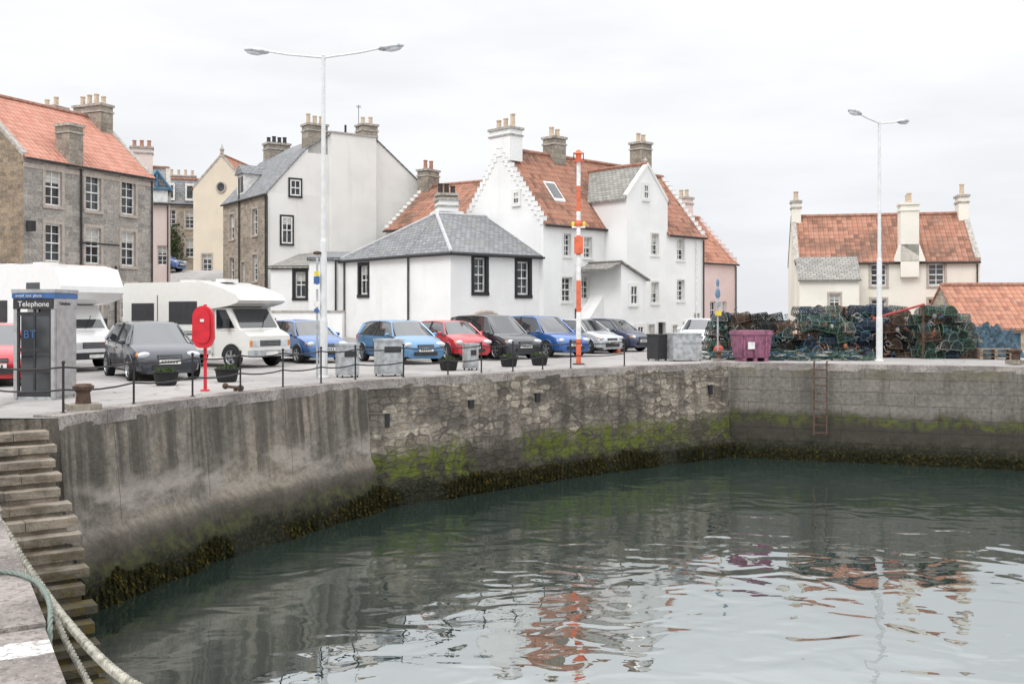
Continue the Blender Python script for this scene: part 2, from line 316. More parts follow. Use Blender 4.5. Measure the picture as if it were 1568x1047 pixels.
def ell(mb,c,r,mat,n=10,m=6,rot=None):
    c=Vector(c); R_=rot or Matrix.Identity(3)
    def p(i,j):
        th=math.pi*j/m; ph=2*math.pi*i/n
        return c+R_@Vector((r[0]*math.sin(th)*math.cos(ph),r[1]*math.sin(th)*math.sin(ph),r[2]*math.cos(th)))
    for j in range(m):
        for i in range(n):
            if j==0: mb.face([p(i,0),p(i,1),p(i+1,1)],mat)
            elif j==m-1: mb.face([p(i,j),p(i,j+1),p(i+1,j)],mat)
            else: mb.face([p(i,j),p(i,j+1),p(i+1,j+1),p(i+1,j)],mat)
def prism(mb,pts,y0,y1,mat,P=lambda x,y,z:Vector((x,y,z))):
    a=[P(x,y0,z) for x,z in pts]; b=[P(x,y1,z) for x,z in pts]; mb.face(a,mat); mb.face(b[::-1],mat)
    for i in range(len(pts)):
        j=(i+1)%len(pts); mb.face([a[j],a[i],b[i],b[j]],mat)

# ------------------------------------------------------------------ building parts
def win_fill(mb,f,u0,u1,z0,z1,d,kind,fm):
    w=u1-u0; P=f.P
    if kind=='door':
        mb.face([P(u0,d,z0),P(u1,d,z0),P(u1,d,z1),P(u0,d,z1)],fm)
        for a in (0.12,0.55):
            box(mb,f,u0+w*0.15,u1-w*0.15,d-0.02,d+0.01,z0+(z1-z0)*a,z0+(z1-z0)*(a+0.33),fm)
        return
    mb.face([P(u0,d,z0),P(u1,d,z0),P(u1,d,z1),P(u0,d,z1)],GLASS)
    t=0.065; v0=d-0.05; v1=d+0.005
    box(mb,f,u0,u0+t,v0,v1,z0,z1,fm); box(mb,f,u1-t,u1,v0,v1,z0,z1,fm)
    box(mb,f,u0+t,u1-t,v0,v1,z0,z0+t*1.3,fm); box(mb,f,u0+t,u1-t,v0,v1,z1-t,z1,fm)
    if kind in('sash','sash4','sash6'):
        zm=(z0+z1)/2; box(mb,f,u0+t,u1-t,v0-0.02,v1,zm-0.03,zm+0.03,fm)
        if kind!='sash':
            um=(u0+u1)/2; box(mb,f,um-0.02,um+0.02,v0+0.01,v1,z0+t,z1-t,fm)
        if kind=='sash6':
            for zz in (z0+(zm-z0)*0.5,zm+(z1-zm)*0.5): box(mb,f,u0+t,u1-t,v0+0.012,v1,zz-0.017,zz+0.017,fm)
        if random.random()<0.5:
            h=random.uniform(0.25,0.5)*(z1-z0); mb.face([P(u0+t,d-0.004,z1-h),P(u1-t,d-0.004,z1-h),P(u1-t,d-0.004,z1-t),P(u0+t,d-0.004,z1-t)],CURT)
def margin(mb,f,u0,u1,z0,z1,m,w=0.12,p=0.025,sill=True):
    box(mb,f,u0-w,u0,-p,0.01,z0,z1,m); box(mb,f,u1,u1+w,-p,0.01,z0,z1,m); box(mb,f,u0-w,u1+w,-p,0.01,z1,z1+w*1.1,m)
    box(mb,f,u0-w,u1+w,-p-(0.04 if sill else 0),0.01,z0-w*1.0,z0,m)
def wall(mw,mn,f,L,z0,z1,ops,mat,mar=None,fm=None,d=0.17,mw_=0.11):
    fm=fm or WPAINT
    R_=[(o[0]-o[2]/2,o[0]+o[2]/2,o[1]-o[3]/2,o[1]+o[3]/2,o[4] if len(o)>4 else 'sash6') for o in ops]
    us=sorted({0,L}|{x for r in R_ for x in r[:2]}); zs=sorted({z0,z1}|{x for r in R_ for x in r[2:4]})
    for a,b in zip(us,us[1:]):
        for c,e in zip(zs,zs[1:]):
            um=(a+b)/2; zm=(c+e)/2
            if any(r[0]<um<r[1] and r[2]<zm<r[3] for r in R_): continue
            mw.face([f.P(a,0,c),f.P(b,0,c),f.P(b,0,e),f.P(a,0,e)],mat)
    for a,b,c,e,k in R_:
        P=f.P
        rm=mar or mat
        mw.face([P(a,0,c),P(a,d,c),P(a,d,e),P(a,0,e)],rm); mw.face([P(b,0,c),P(b,0,e),P(b,d,e),P(b,d,c)],rm)
        mw.face([P(a,0,e),P(a,d,e),P(b,d,e),P(b,0,e)],rm); mw.face([P(a,0,c),P(b,0,c),P(b,d,c),P(a,d,c)],rm)
        win_fill(mn,f,a,b,c,e,d,k,BLUE if k=='door' and random.random()<0.3 else (fm if k!='door' else BLACK))
        if mar: margin(mn,f,a,b,c,e,mar,mw_)
def proud(mn,f,uc,zc,w,h,mar=None,fm=None,kind='sash4'):
    mar=mar or DRESS; a,b,c,e=uc-w/2,uc+w/2,zc-h/2,zc+h/2
    margin(mn,f,a,b,c,e,mar,0.1,0.05); P=f.P
    win_fill(mn,f,a,b,c,e,-0.008,kind,fm or WPAINT)
def chimney(mb,f,u,v,wu,wv,z0,z1,mat,pots=2,pm=None,ph=0.5,cap=None):
    pm=pm or POT
    box(mb,f,u-wu/2,u+wu/2,v-wv/2,v+wv/2,z0,z1,mat)
    box(mb,f,u-wu/2-0.05,u+wu/2+0.05,v-wv/2-0.05,v+wv/2+0.05,z1-0.32,z1-0.24,cap or CROW)
    box(mb,f,u-wu/2-0.07,u+wu/2+0.07,v-wv/2-0.07,v+wv/2+0.07,z1,z1+0.12,cap or CROW)
    for i in range(pots):
        t=((i+0.5)/pots-0.5)
        pu,pv=(u+t*wu,v) if wu>=wv else (u,v+t*wv)
        c=f.P(pu,pv,z1+0.12); h=ph*random.uniform(0.8,1.15)
        lathe(mb,c,[(0.14,0),(0.15,0.05),(0.125,0.1),(0.11,h-0.08),(0.135,h-0.05),(0.135,h)],pm,10)
def aerial(mb,p,h=1.2):
    p=Vector(p); tube(mb,p,p+Vector((0,0,h)),0.018,GUT,5)
    a=random.uniform(0,3.1); d=Vector((math.cos(a),math.sin(a),0)); q=p+Vector((0,0,h*0.92)); tube(mb,q-d*0.3,q+d*0.3,0.012,GUT,4)
    e=Vector((-d.y,d.x,0))
    for i in range(4): c=q+d*(i*0.18-0.27); tube(mb,c-e*0.14,c+e*0.14,0.008,GUT,4)
def house(name,p0,u,L,D,zb,ze,zr,wm,rm,front=(),left=(),right=(),back=(),prof=None,crow='',mar=None,fm=None,wml=None,wmr=None,over=0.16,gutter=True,ridge=None,mwid=0.11,rms=None,skew='',skm=None):
    root=empty(name,(0,0,0)); f=Fr(p0,u)
    W=MB();N=MB();Ro=MB()
    prof=prof or [(0,ze),(D/2,zr),(D,ze)]
    fl=Fr(f.P(0,D,0),-f.v); frr=Fr(f.P(L,0,0),f.v); fb=Fr(f.P(L,D,0),-f.u)
    zl=prof[0][1]; zrr=prof[-1][1]; zc=min(zl,zrr)
    wall(W,N,f,L,zb,zl,front,wm,mar,fm,mw_=mwid); wall(W,N,fl,D,zb,zc,left,wml or wm,mar,fm,mw_=mwid); wall(W,N,frr,D,zb,zc,right,wmr or wm,mar,fm,mw_=mwid); wall(W,N,fb,L,zb,zrr,back,wm,mar,fm,mw_=mwid)
    pl=[(D-v,z) for v,z in prof]; 
    W.face([fl.P(D,0,zc)]+[fl.P(a,0,z) for a,z in pl if z>zc+1e-4]+[fl.P(0,0,zc)],wml or wm)
    W.face([frr.P(0,0,zc)]+[frr.P(v,0,z) for v,z in prof if z>zc+1e-4]+[frr.P(D,0,zc)],wmr or wm)
    n=len(prof)-1; t=0.09
    for i in range(n):
        (v0,z0),(v1,z1)=prof[i],prof[i+1]; sl=(z1-z0)/(v1-v0)
        if i==0: v0-=over; z0-=over*sl
        if i==n-1: v1+=over; z1+=over*sl
        e0=-0.06 if 'l' not in crow+skew else 0.02; e1=L+0.06 if 'r' not in crow+skew else L-0.02
        m=(rms[i] if rms else rm); P=f.P; z0+=0.004;z1+=0.004
        b=[P(e0,v0,z0),P(e1,v0,z0),P(e1,v1,z1),P(e0,v1,z1)]; tt=[P(e0,v0,z0+t),P(e1,v0,z0+t),P(e1,v1,z1+t),P(e0,v1,z1+t)]
        Ro.hexa(b,tt,m)
    for i in range(1,n):
        v,z=prof[i]
        if z>=max(p[1] for p in prof)-0.01 : tube(Ro,f.P(0,v,z+t),f.P(L,v,z+t),0.12,ridge or RIDGE,8)
    for side,us in (('l',(-0.04,0.24)),('r',(L-0.24,L+0.04))):
        if side in crow:
            for i in range(n):
                (v0,z0),(v1,z1)=prof[i],prof[i+1]
                k=max(3,int(abs(z1-z0)/0.25))
                for j in range(k):
                    a=v0+(v1-v0)*j/k; b=v0+(v1-v0)*(j+1)/k; za=z0+(z1-z0)*j/k; zb_=z0+(z1-z0)*(j+1)/k
                    box(W,f,us[0],us[1],a,b,min(za,zb_)-0.1,max(za,zb_)+0.03,wml or wm if side=='l' else wmr or wm)
                    box(W,f,us[0]-0.01,us[1]+0.01,a,b,max(za,zb_)+0.03,max(za,zb_)+0.065,skm or CROWL)
        if side in skew:
            for i in range(n):
                (v0,z0),(v1,z1)=prof[i],prof[i+1]; P=f.P; a,b=us
                Ro.hexa([P(a,v0,z0-0.05),P(b,v0,z0-0.05),P(b,v1,z1-0.05),P(a,v1,z1-0.05)],[P(a,v0,z0+0.15),P(b,v0,z0+0.15),P(b,v1,z1+0.15),P(a,v1,z1+0.15)],skm or CROW)
    if gutter:
        tube(N,f.P(0,-over-0.03,ze-0.12),f.P(L,-over-0.03,ze-0.12),0.05,GUT,6)
        tube(N,f.P(L-0.15,-0.07,zb+0.2),f.P(L-0.15,-0.07,ze-0.2),0.04,GUT,6)
    W.obj('walls',root); N.obj('windows_and_doors',root); Ro.obj('roof',root)
    C=MB(); return root,f,C,(fl,frr)
def fin(C,root,name='chimneys'):
    if C.f: C.obj(name,root,bevel=0.0)

# B1 three storey stone house
rows=(7.4,4.88,2.3)
ops=[(uu,z,0.92,1.7,'sash6') for uu in (1.6,3.88,6.08) for z in rows]
r,f,C,s=house('stone_town_house',(-21.3,43.4),(0.4,0.916),7.75,7,-0.5,8.6,11.7,STONE,TILE3,front=ops,left=[(4.6,7.0,0.8,1.4)],mar=DRESS,wml=STONE1,mwid=0.14,skew='lr')
chimney(C,f,2.75,0.3,0.8,0.9,8.4,10.3,CHST,0); chimney(C,f,7.2,3.5,0.8,1.9,10.8,12.3,CHST,4); chimney(C,f,7.0,6.2,0.9,1.3,9,12.4,CHST,2)
tube(C,f.P(3.1,-0.08,0),f.P(3.1,-0.08,8.4),0.05,GUT); tube(C,f.P(5.2,-0.08,0),f.P(5.2,-0.08,4),0.05,GUT); box(C,f,0,7.75,-0.03,0.01,8.1,8.3,DRESS)
box(C,f,0.1,0.35,-0.35,-0.05,5.3,5.75,BLACK); tube(C,f.P(3.0,-0.09,5.0),f.P(5.4,-0.09,5.0),0.04,GUT)
fin(C,r)
# pink house behind it
r,f,C,s=house('pink_house',(-24.0,59.0),(1,0.36),3.55,6,-0.5,8.4,10.8,PINK2,SLATE,front=[(3.1,5.2,0.6,1.2)],skew='r')
chimney(C,f,1.9,3.0,1.3,0.8,10,12.0,PINK2,3,POTR)
P=f.P
C.hexa([P(2.2,-0.1,8.4),P(3.4,-0.1,8.4),P(3.4,2.2,8.4),P(2.2,2.2,8.4)],[P(2.2,-0.1,9.2),P(3.4,-0.1,9.2),P(3.4,2.2,9.2),P(2.2,2.2,9.2)],WPAINT)
prism(C,[(2.0,9.15),(2.8,10.2),(3.6,9.15)],0,1,SLATE,lambda x,y,z:P(x,-0.1+y*2.6,z)); 
for a,b in (((1.95,9.1),(2.8,10.28)),((2.8,10.28),(3.65,9.1)),((2.1,9.18),(3.5,9.18)),((2.8,9.2),(2.8,10.1))): tube(C,P(a[0],-0.18,a[1]),P(b[0],-0.18,b[1]),0.07,BLUE,6)
fin(C,r,'dormer_and_chimney')
# far tenement + cream gable
r,f,C,s=house('stone_tenement',(-29.2,79.5),(1,0.30),4.6,9,2,10.6,12.8,STONE2,SLATE,front=[(3.3,9.3,0.7,1.5),(3.3,7.0,0.7,1.5),(1.9,9.3,0.7,1.5)],mar=DRESS,prof=[(0,10.6),(1.2,12.6),(7.8,12.6),(9,10.6)])
for a in (1.8,3.3): box(C,f,a-0.35,a+0.35,-0.05,1.0,10.8,12.2,WPAINT); box(C,f,a-0.22,a+0.22,-0.07,-0.04,11.0,12.0,GLASS)
chimney(C,f,2.6,4,2.2,0.8,12,13.2,CHST,4); 
IVY=plain('ivy_leaves',(0.05,0.09,0.025),0.7,var=0.3)
for _ in range(420):
    a=random.gauss(1.9,0.45); z=random.gauss(7.2,0.9); c=f.P(a,-0.06-random.random()*0.2,z); e=Vector((random.uniform(-1,1),random.uniform(-1,1),random.uniform(-1,1)))*0.13; h_=Vector((random.uniform(-1,1),random.uniform(-1,1),random.uniform(-1,1)))*0.13
    C.face([c-e,c+h_,c+e,c-h_],IVY)
fin(C,r)
r,f,C,s=house('cream_gabled_house',(-20.6,78),(0.08,1),9,4.5,2,11.6,14.1,CREAM2,TILE,left=[(1.1,5.6,0.75,1.5)],mar=DRESS,gutter=False,skew='l')
fl=s[0]; 
for a in range(12):
    t0=a*math.pi/6;t1=(a+1)*math.pi/6; tube(C,fl.P(2.25+0.36*math.cos(t0),-0.04,11.6+0.42*math.sin(t0)),fl.P(2.25+0.36*math.cos(t1),-0.04,11.6+0.42*math.sin(t1)),0.07,DRESS)
C.face([fl.P(2.25+0.34*math.cos(t),-0.02,11.6+0.4*math.sin(t)) for t in [i*math.pi/6 for i in range(12)]],GLASS)
lathe(C,f.P(0.2,2.25,14.1),[(0.22,0),(0.12,0.3),(0.2,0.5),(0.05,0.7),(0.02,0.9)],CROW,8)
fin(C,r,'gable_ornament')

# B3 tall house: stone eaves wall, harled gable with chimney block
prof=[(0,8.4),(2.3,11.0),(3.7,11.9),(6.6,12.0),(10.2,9.2)]
r,f,C,s=house('tall_harled_house',(-17.7,61),(0.574,-0.82),7.3,10.2,-0.5,8.4,12,STONE2,SLATE,front=[(1.6,6.9,0.8,1.5),(5.4,6.9,0.8,1.5),(1.6,4.3,0.8,1.5),(5.4,4.3,0.8,1.5),(3.5,3.6,0.6,2.2,'sash4')],prof=prof,mar=DRESS,wmr=OFFW,over=0.12)
fr_=s[1]
for (a,z,w,h) in ((1.62,8.75,0.62,0.9),(1.12,6.35,0.62,1.5)):
    proud(C,fr_,a,z,w,h,BLACK,WPAINT)
box(C,fr_,3.7,6.55,-0.3,0.0,0,12.02,OFFW); box(C,fr_,3.6,6.65,-0.36,0.05,12.02,12.12,CROW)
chimney(C,f,6.85,3.0,0.9,1.2,10.8,12.4,CHST,3,POT,0.6); chimney(C,f,6.85,6.3,0.9,1.0,11.8,12.75,CHST,2,POT,0.5); chimney(C,f,0.6,3.2,0.9,1.4,11,12.2,CHST,4,POTB,0.4)
aerial(C,f.P(6.8,5.8,12.6),1.4); tube(C,f.P(6.9,4.9,11.9),f.P(6.9,4.9,12.7),0.07,GUT)
tube(C,f.P(7.36,-0.05,0.5),f.P(7.36,-0.05,8.2),0.05,GUT); tube(C,f.P(3.0,-0.08,1),f.P(3.0,-0.08,9.6),0.05,GUT)
# dormer
box(C,f,1.8,3.0,0.25,1.8,8.6,10.0,WPAINT); box(C,f,2.0,2.8,0.22,0.26,8.9,9.8,GLASS); box(C,f,2.38,2.42,0.20,0.23,8.9,9.8,WPAINT)
prism(C,[(1.65,9.95),(2.4,10.55),(3.15,9.95)],0,1,SLATE,lambda x,y,z:f.P(x,0.12+y*2.2,z))
fin(C,r,'chimneys_and_dormer')

# B4 low white house with hipped slate roof
def custom_low():
    root=empty('low_white_slated_house'); W=MB();N=MB();Ro=MB()
    A=(-8.6,50.8);B=(-4.8,46.25);Cc=(-2.71,44.0);E=(1.47,47.35);Q=(-4.4,54.2); z0=-0.5; ze=4.5
    f1=Fr(A,(B[0]-A[0],B[1]-A[1])); L1=math.dist(A,B); f2=Fr(B,(Cc[0]-B[0],Cc[1]-B[1])); L2=math.dist(B,Cc); f3=Fr(Cc,(E[0]-Cc[0],E[1]-Cc[1])); L3=math.dist(Cc,E)
    wall(W,N,f1,L1,z0,ze,[(1.95,3.35,0.78,1.42,'sash4')],WHITE,BLACK,WPAINT,mw_=0.16)
    wall(W,N,f2,L2,z0,ze,[],WHITE)
    wall(W,N,f3,L3,z0,ze,[(1.62,3.45,0.66,1.55,'sash6'),(4.15,3.35,0.72,1.55,'sash6')],WHITE,BLACK,WPAINT,mw_=0.16)
    f4=Fr(Q,(A[0]-Q[0],A[1]-Q[1])); wall(W,N,f4,math.dist(A,Q),z0,ze,[],WHITE)
    V=lambda p,z,o=0:Vector((p[0],p[1],z))
    cen=Vector((-3.4,49,0))
    def ex(p,k): d=(Vector((p[0],p[1],0))-cen).normalized()*k; return (p[0]+d.x,p[1]+d.y)
    A_,B_,C_,E_=ex(A,0.28),ex(B,0.22),ex(Cc,0.3),(E[0]+0.06,E[1]-0.25); zl=4.42
    R1=(-3.62,47.85,6.5); R2=(-1.28,49.9,6.55)
    for pts in ([V(A_,zl),V(B_,zl),R1],[V(B_,zl),V(C_,zl),R1],[V(C_,zl),V(E_,zl),R2,R1],[V(Q,zl),V(A_,zl),R1,R2]):
        Ro.face(pts,SLATE)
    und=[V(A_,zl-0.07),V(B_,zl-0.07),V(C_,zl-0.07),V(E_,zl-0.07)]; top=[V(A_,zl),V(B_,zl),V(C_,zl),V(E_,zl)]
    for i in range(3): Ro.face([und[i],und[i+1],top[i+1],top[i]],GUT)
    Ro.face(und+[V(Q,zl-0.07)],WPAINT)
    for a,b,m in ((V(C_,zl),R1,LEAD),(V(A_,zl),R1,LEAD),(R1,R2,LEAD),(V(B_,zl),R1,SLATE)): tube(Ro,a,b,0.09 if m==LEAD else 0.03,m,6)
    for i in range(3): tube(N,Vector(und[i])+Vector((0,0,-0.02)),Vector(und[i+1])+Vector((0,0,-0.02)),0.07,GUT)
    for ff,a in ((f1,0.2),(f2,0.05),(f3,L3-0.15)): tube(N,ff.P(a,-0.08,0.3),ff.P(a,-0.08,4.4),0.045,GUT)
    pts=[(1.0+0.9*math.cos(math.pi*i/10)*-1+0.9,1.2+0.55*math.sin(math.pi*i/10)) for i in range(11)]
    for i in range(10): tube(N,f3.P(pts[i][0],-0.04,pts[i][1]),f3.P(pts[i+1][0],-0.04,pts[i+1][1]),0.13,DRESS)
    N.face([f3.P(x,-0.03,z) for x,z in pts]+[f3.P(2.8,-0.03,-0.2),f3.P(1.0,-0.03,-0.2)],WPAINT)
    fc=Fr((-3.3,50.2),(1,0.25)); chimney(N,fc,0,0,1.0,1.2,5.5,7.35,WHITE,0); box(N,fc,-0.75,0.75,-0.6,0.6,5.4,6.8,WHITE); chimney(N,fc,0,0,0.95,0.95,7.45,7.6,CHST,3,POTB,0.5)
    W.obj('walls',root);N.obj('windows_doors_chimney',root);Ro.obj('roof',root)
custom_low()
# annex between
r,f,C,s=house('small_white_annex',(-12.7,52.4),(1,-0.2),2.3,4,-0.5,4.1,4.9,WHITE,SLATE2,front=[(1.65,3.2,0.6,1.35,'sash4')],mar=BLACK,prof=[(0,4.1),(4,5.0)],gutter=False,mwid=0.14)
box(C,f,-0.1,2.35,-0.12,0.03,4.02,4.2,BLACK); fin(C,r)
r,f,C,s=house('small_white_outbuilding',(-10.35,50.8),(1,0.05),1.9,4,-0.5,4.45,4.9,WHITE,SLATE,prof=[(0,4.45),(4,5.0)],gutter=False)
box(C,f,-0.1,2.0,-0.12,0.03,4.4,4.56,BLACK); tube(C,f.P(1.35,-0.08,0.5),f.P(1.35,-0.08,4.4),0.05,GUT); fin(C,r)
mb=MB(); ff=Fr((-12.3,47.6),(1,-0.12)); box(mb,ff,0,4.3,0,0.4,-0.3,1.75,WHITE); box(mb,ff,-0.02,4.32,-0.04,0.44,1.75,1.85,CROW); mb.obj('garden_wall')
mb=MB(); ff=Fr((-15.5,50.2),(1,-0.5)); box(mb,ff,0,3.2,0,0.4,-0.3,1.9,STONE2); box(mb,ff,-0.02,3.22,-0.04,0.44,1.9,2.0,CROW); mb.obj('rubble_boundary_wall')
# house behind with crow-steps
r,f,C,s=house('pantiled_back_house',(-7.26,57),(0.835,-0.55),5.2,7.2,-0.5,6.5,9.25,OFFW,TILE2,crow='l',skm=CROW)
chimney(C,f,0.3,3.6,0.8,1.1,8.8,10.2,CHST,2,POTR); fin(C,r)

# B5 white crow-stepped house
U5=(0.723,0.69)
ops=[(1.62,2.85,0.72,1.2,'sash6'),(2.95,3.0,0.6,1.2,'sash6'),(1.65,5.0,0.5,1.1,'sash6'),(3.13,4.95,0.6,1.05,'sash6'),(5.1,5.15,0.75,1.15,'sash6'),(2.6,0.95,0.9,2.0,'door')]
r,f,C,s=house('crowstepped_white_house',(1.48,47.0),U5,10,6.06,-0.5,6.0,9.8,WHITE,TILE2,front=ops,crow='l',mwid=0.08,mar=OFFW)
B5=f; fl=s[0]
proud(C,fl,6.06-1.82,7.3,0.42,0.62,OFFW)
chimney(C,f,0.42,3.03,0.85,1.5,9.2,10.75,WHITE,3,POT,0.6); chimney(C,f,3.9,3.03,0.85,0.85,9.4,10.75,CHST,2,POT,0.5)
def onroof(f,u,v,ze,sl,off): return f.P(u,v,ze+v*sl+0.095+off)
sl=3.8/3.03
C.hexa([onroof(f,1.7,0.9,6,sl,-0.05),onroof(f,2.5,0.9,6,sl,-0.05),onroof(f,2.5,1.7,6,sl,-0.05),onroof(f,1.7,1.7,6,sl,-0.05)],[onroof(f,1.7,0.9,6,sl,0.06),onroof(f,2.5,0.9,6,sl,0.06),onroof(f,2.5,1.7,6,sl,0.06),onroof(f,1.7,1.7,6,sl,0.06)],WPAINT)
C.face([onroof(f,1.77,0.98,6,sl,0.07),onroof(f,2.43,0.98,6,sl,0.07),onroof(f,2.43,1.62,6,sl,0.07),onroof(f,1.77,1.62,6,sl,0.07)],GLASS)
LM=MB()
def slab(mb,a,b,c,d,m,t=0.08):
    up=Vector((0,0,t)); mb.hexa([a,b,c,d],[a+up,b+up,c+up,d+up],m)
P=f.P
LM.face([P(3.3,0,-0.5),P(3.3,-2,-0.5),P(3.3,-2,4.1),P(3.3,0,4.1)],WHITE); LM.face([P(3.3,-2,-0.5),P(5.2,-2,-0.5),P(5.2,-2,3.35),P(3.3,-2,4.1)],WHITE); LM.face([P(5.2,-2,-0.5),P(5.2,-1,-0.5),P(5.2,-1,3.35),P(5.2,-2,3.35)],WHITE)
slab(LM,P(3.15,-2.15,4.17),P(5.35,-2.15,3.3),P(5.35,0,3.3),P(3.15,0,4.17),SLATE2)
slab(LM,P(2.3,-2.0,3.75),P(3.3,-2.1,4.12),P(3.3,0,4.12),P(2.3,0,3.75),SLATE2)
fw=Fr(P(3.3,-2,0),(0.723,0.69)); proud(LM,fw,0.9,2.6,0.55,0.95,OFFW); proud(LM,fw,0.6,0.6,0.5,0.9,OFFW); proud(LM,fw,1.4,0.5,0.5,1.2,OFFW)
LM.hexa([P(1.9,-0.9,-0.3),P(3.3,-0.9,-0.3),P(3.3,-0.001,-0.3),P(1.9,-0.001,-0.3)],[P(1.9,-0.9,1.1),P(3.3,-0.9,2.6),P(3.3,-0.001,2.6),P(1.9,-0.001,1.1)],WHITE)
LM.obj('lean_to',r); fin(C,r)
# B6 wing with gable
pf=Fr((5.66,49.0),U5)
pr=pf.P(3.25,0,0)
r,f,C,s=house('white_gabled_wing',(pr.x,pr.y),(-0.69,0.723),5,3.25,-0.5,7.45,9.15,WHITE,SLATE2,left=[(2.2,5.2,0.6,1.1,'sash6'),(2.2,2.75,0.6,1.1,'sash6'),(1.9,0.6,0.5,1.1,'sash4'),(2.75,0.5,0.6,1.5,'door')],gutter=False,crow='',mar=OFFW,mwid=0.08,skew='l',skm=OFFW)
proud(C,s[0],1.45,7.8,0.4,0.75,OFFW); lathe(C,f.P(0.15,1.62,9.3),[(0.1,0),(0.13,0.1),(0.05,0.2),(0.02,0.3)],CROW,8); fin(C,r,'gable_window')
r,f,C,s=house('white_pantiled_house',(pr.x,pr.y),U5,3.2,5.6,-0.5,5.83,9.2,WHITE,TILE2,front=[(1.1,5.05,0.62,1.15,'sash6'),(1.1,2.9,0.62,1.1,'sash6'),(0.6,0.7,0.4,0.8,'sash4'),(1.5,0.6,0.45,1.3,'sash4'),(2.5,0.9,0.5,1.6,'sash4')],crow='r',mar=OFFW,mwid=0.08)
chimney(C,f,1.9,3.3,0.85,0.85,8.6,11.0,CHST,2,POT,0.55); tube(C,f.P(2.4,-0.08,0.3),f.P(2.4,-0.08,5.7),0.03,WPAINT); fin(C,r)
# B7 pink crow-step
r,f,C,s=house('pink_crowstepped_house',(10.5,56),U5,3.75,5.3,-0.5,4.66,7.4,PINK,TILE,front=[(1.4,1.9,0.6,1.0,'sash4'),(2.5,1.9,0.5,1.0,'sash4')],crow='r')
chimney(C,f,2.2,2.65,0.75,0.8,7,8.5,PINK2,2,POT); fin(C,r)
# B8 right house
U8=(1,-0.22)
r,f,C,s=house('cream_harbour_house',(15.1,53.2),U8,9.2,6.0,-0.5,4.45,7.05,CREAM,TILE2,front=[(4.25,3.72,0.8,1.15,'sash6'),(7.1,3.72,0.8,1.15,'sash6'),(4.25,1.95,0.75,1.0,'sash6'),(7.1,1.95,0.8,1.0,'sash6')],mar=DRESS,mwid=0.1,skew='lr')
chimney(C,f,0.25,3.0,0.5,0.9,6.6,7.9,CREAM,2,POT); chimney(C,f,8.95,3.0,0.5,1.0,6.6,8.0,CREAM,1,POT,0.6)
chimney(C,f,5.75,0.2,0.9,1.0,3.6,7.35,CREAM,2,POT,cap=CREAM); 
prism(C,[(5.0,4.5),(5.28,5.3),(6.22,5.3),(6.5,4.5),(6.5,4.4),(5.0,4.4)],0,1,CREAM,lambda x,y,z:f.P(x,-0.3+y*0.5,z))
LM=MB(); p_=f.P(0.15,-1.5,0); fo=Fr((p_.x,p_.y),U8); wall(LM,LM,fo,2.95,-0.5,3.4,[(1.75,2.3,0.55,0.85,'sash6')],CREAM,DRESS,WPAINT,mw_=0.09)
LM.face([fo.P(0,0,-0.5),fo.P(0,1.5,-0.5),fo.P(0,1.5,4.4),fo.P(0,0,3.4)],CREAM); LM.face([fo.P(2.95,0,-0.5),fo.P(2.95,1.5,-0.5),fo.P(2.95,1.5,4.4),fo.P(2.95,0,3.4)],CREAM)
slab(LM,fo.P(-0.08,-0.15,3.36),fo.P(3.05,-0.15,3.36),fo.P(3.05,1.7,4.64),fo.P(-0.08,1.7,4.64),SLATE2)
LM.obj('lower_outshot',r); fin(C,r)
# B9 low shed
r,f,C,s=house('pantiled_shed',(20.8,46.0),(1,-0.05),7,5.2,-0.5,1.05,3.0,STONE2,TILE,front=[(2.2,0.3,0.9,1.0,'door'),(4.5,0.4,0.8,0.7,'sash4')],gutter=False)
fin(C,r)

# ------------------------------------------------------------------ ground, quay, water
A=(-7.4,16.2)
edge=[A,(-6.15,20.1),(-3.66,24.9),(-1.5,26.9),(2.0,30.2),(7.4,34.2),(16.05,31.2),(26.0,27.6)]
land=[(20,-33),(0.614,0.0),(-3.9,7.6),(-9.0,16.2)]+edge+[(60,40),(60,60),(24.5,64),(14,68),(12,140),(-400,200),(-400,-90),(20,-90)]
bm=bmesh.new(); vs=[bm.verts.new((x,y,0)) for x,y in land]; bm.faces.new(vs); bmesh.ops.triangulate(bm,faces=bm.faces[:])
me=bpy.data.meshes.new('quay_ground'); bm.to_mesh(me); bm.free(); me.materials.append(PAVE); o=bpy.data.objects.new('quay_ground',me); scn.collection.objects.link(o)
def smooth(t): t=max(0,min(1,t)); return t*t*(3-2*t)
def hz(x,y): return 0.7*smooth((y-36)/12)*smooth((-x-3)/8)+4.2*smooth((y-54)/20)*smooth((-x-14)/4)
bm=bmesh.new(); nx,ny=60,60; gv=[[None]*(ny+1) for _ in range(nx+1)]
for i in range(nx+1):
    for j in range(ny+1):
        x=-75+i*(72/nx); y=35.5+j*(70/ny); gv[i][j]=bm.verts.new((x,y,0.004+hz(x,y)))
for i in range(nx):
    for j in range(ny): bm.faces.new([gv[i][j],gv[i+1][j],gv[i+1][j+1],gv[i][j+1]])
me=bpy.data.meshes.new('sloping_street'); bm.to_mesh(me); bm.free(); me.materials.append(PAVE); me.polygons.foreach_set('use_smooth',[True]*len(me.polygons)); o=bpy.data.objects.new('sloping_street',me); scn.collection.objects.link(o)
mb=MB(); mb.face([(-3000,-500,-3.15),(3000,-500,-3.15),(3000,6000,-3.15),(-3000,6000,-3.15)],WATER); mb.obj('harbour_water')

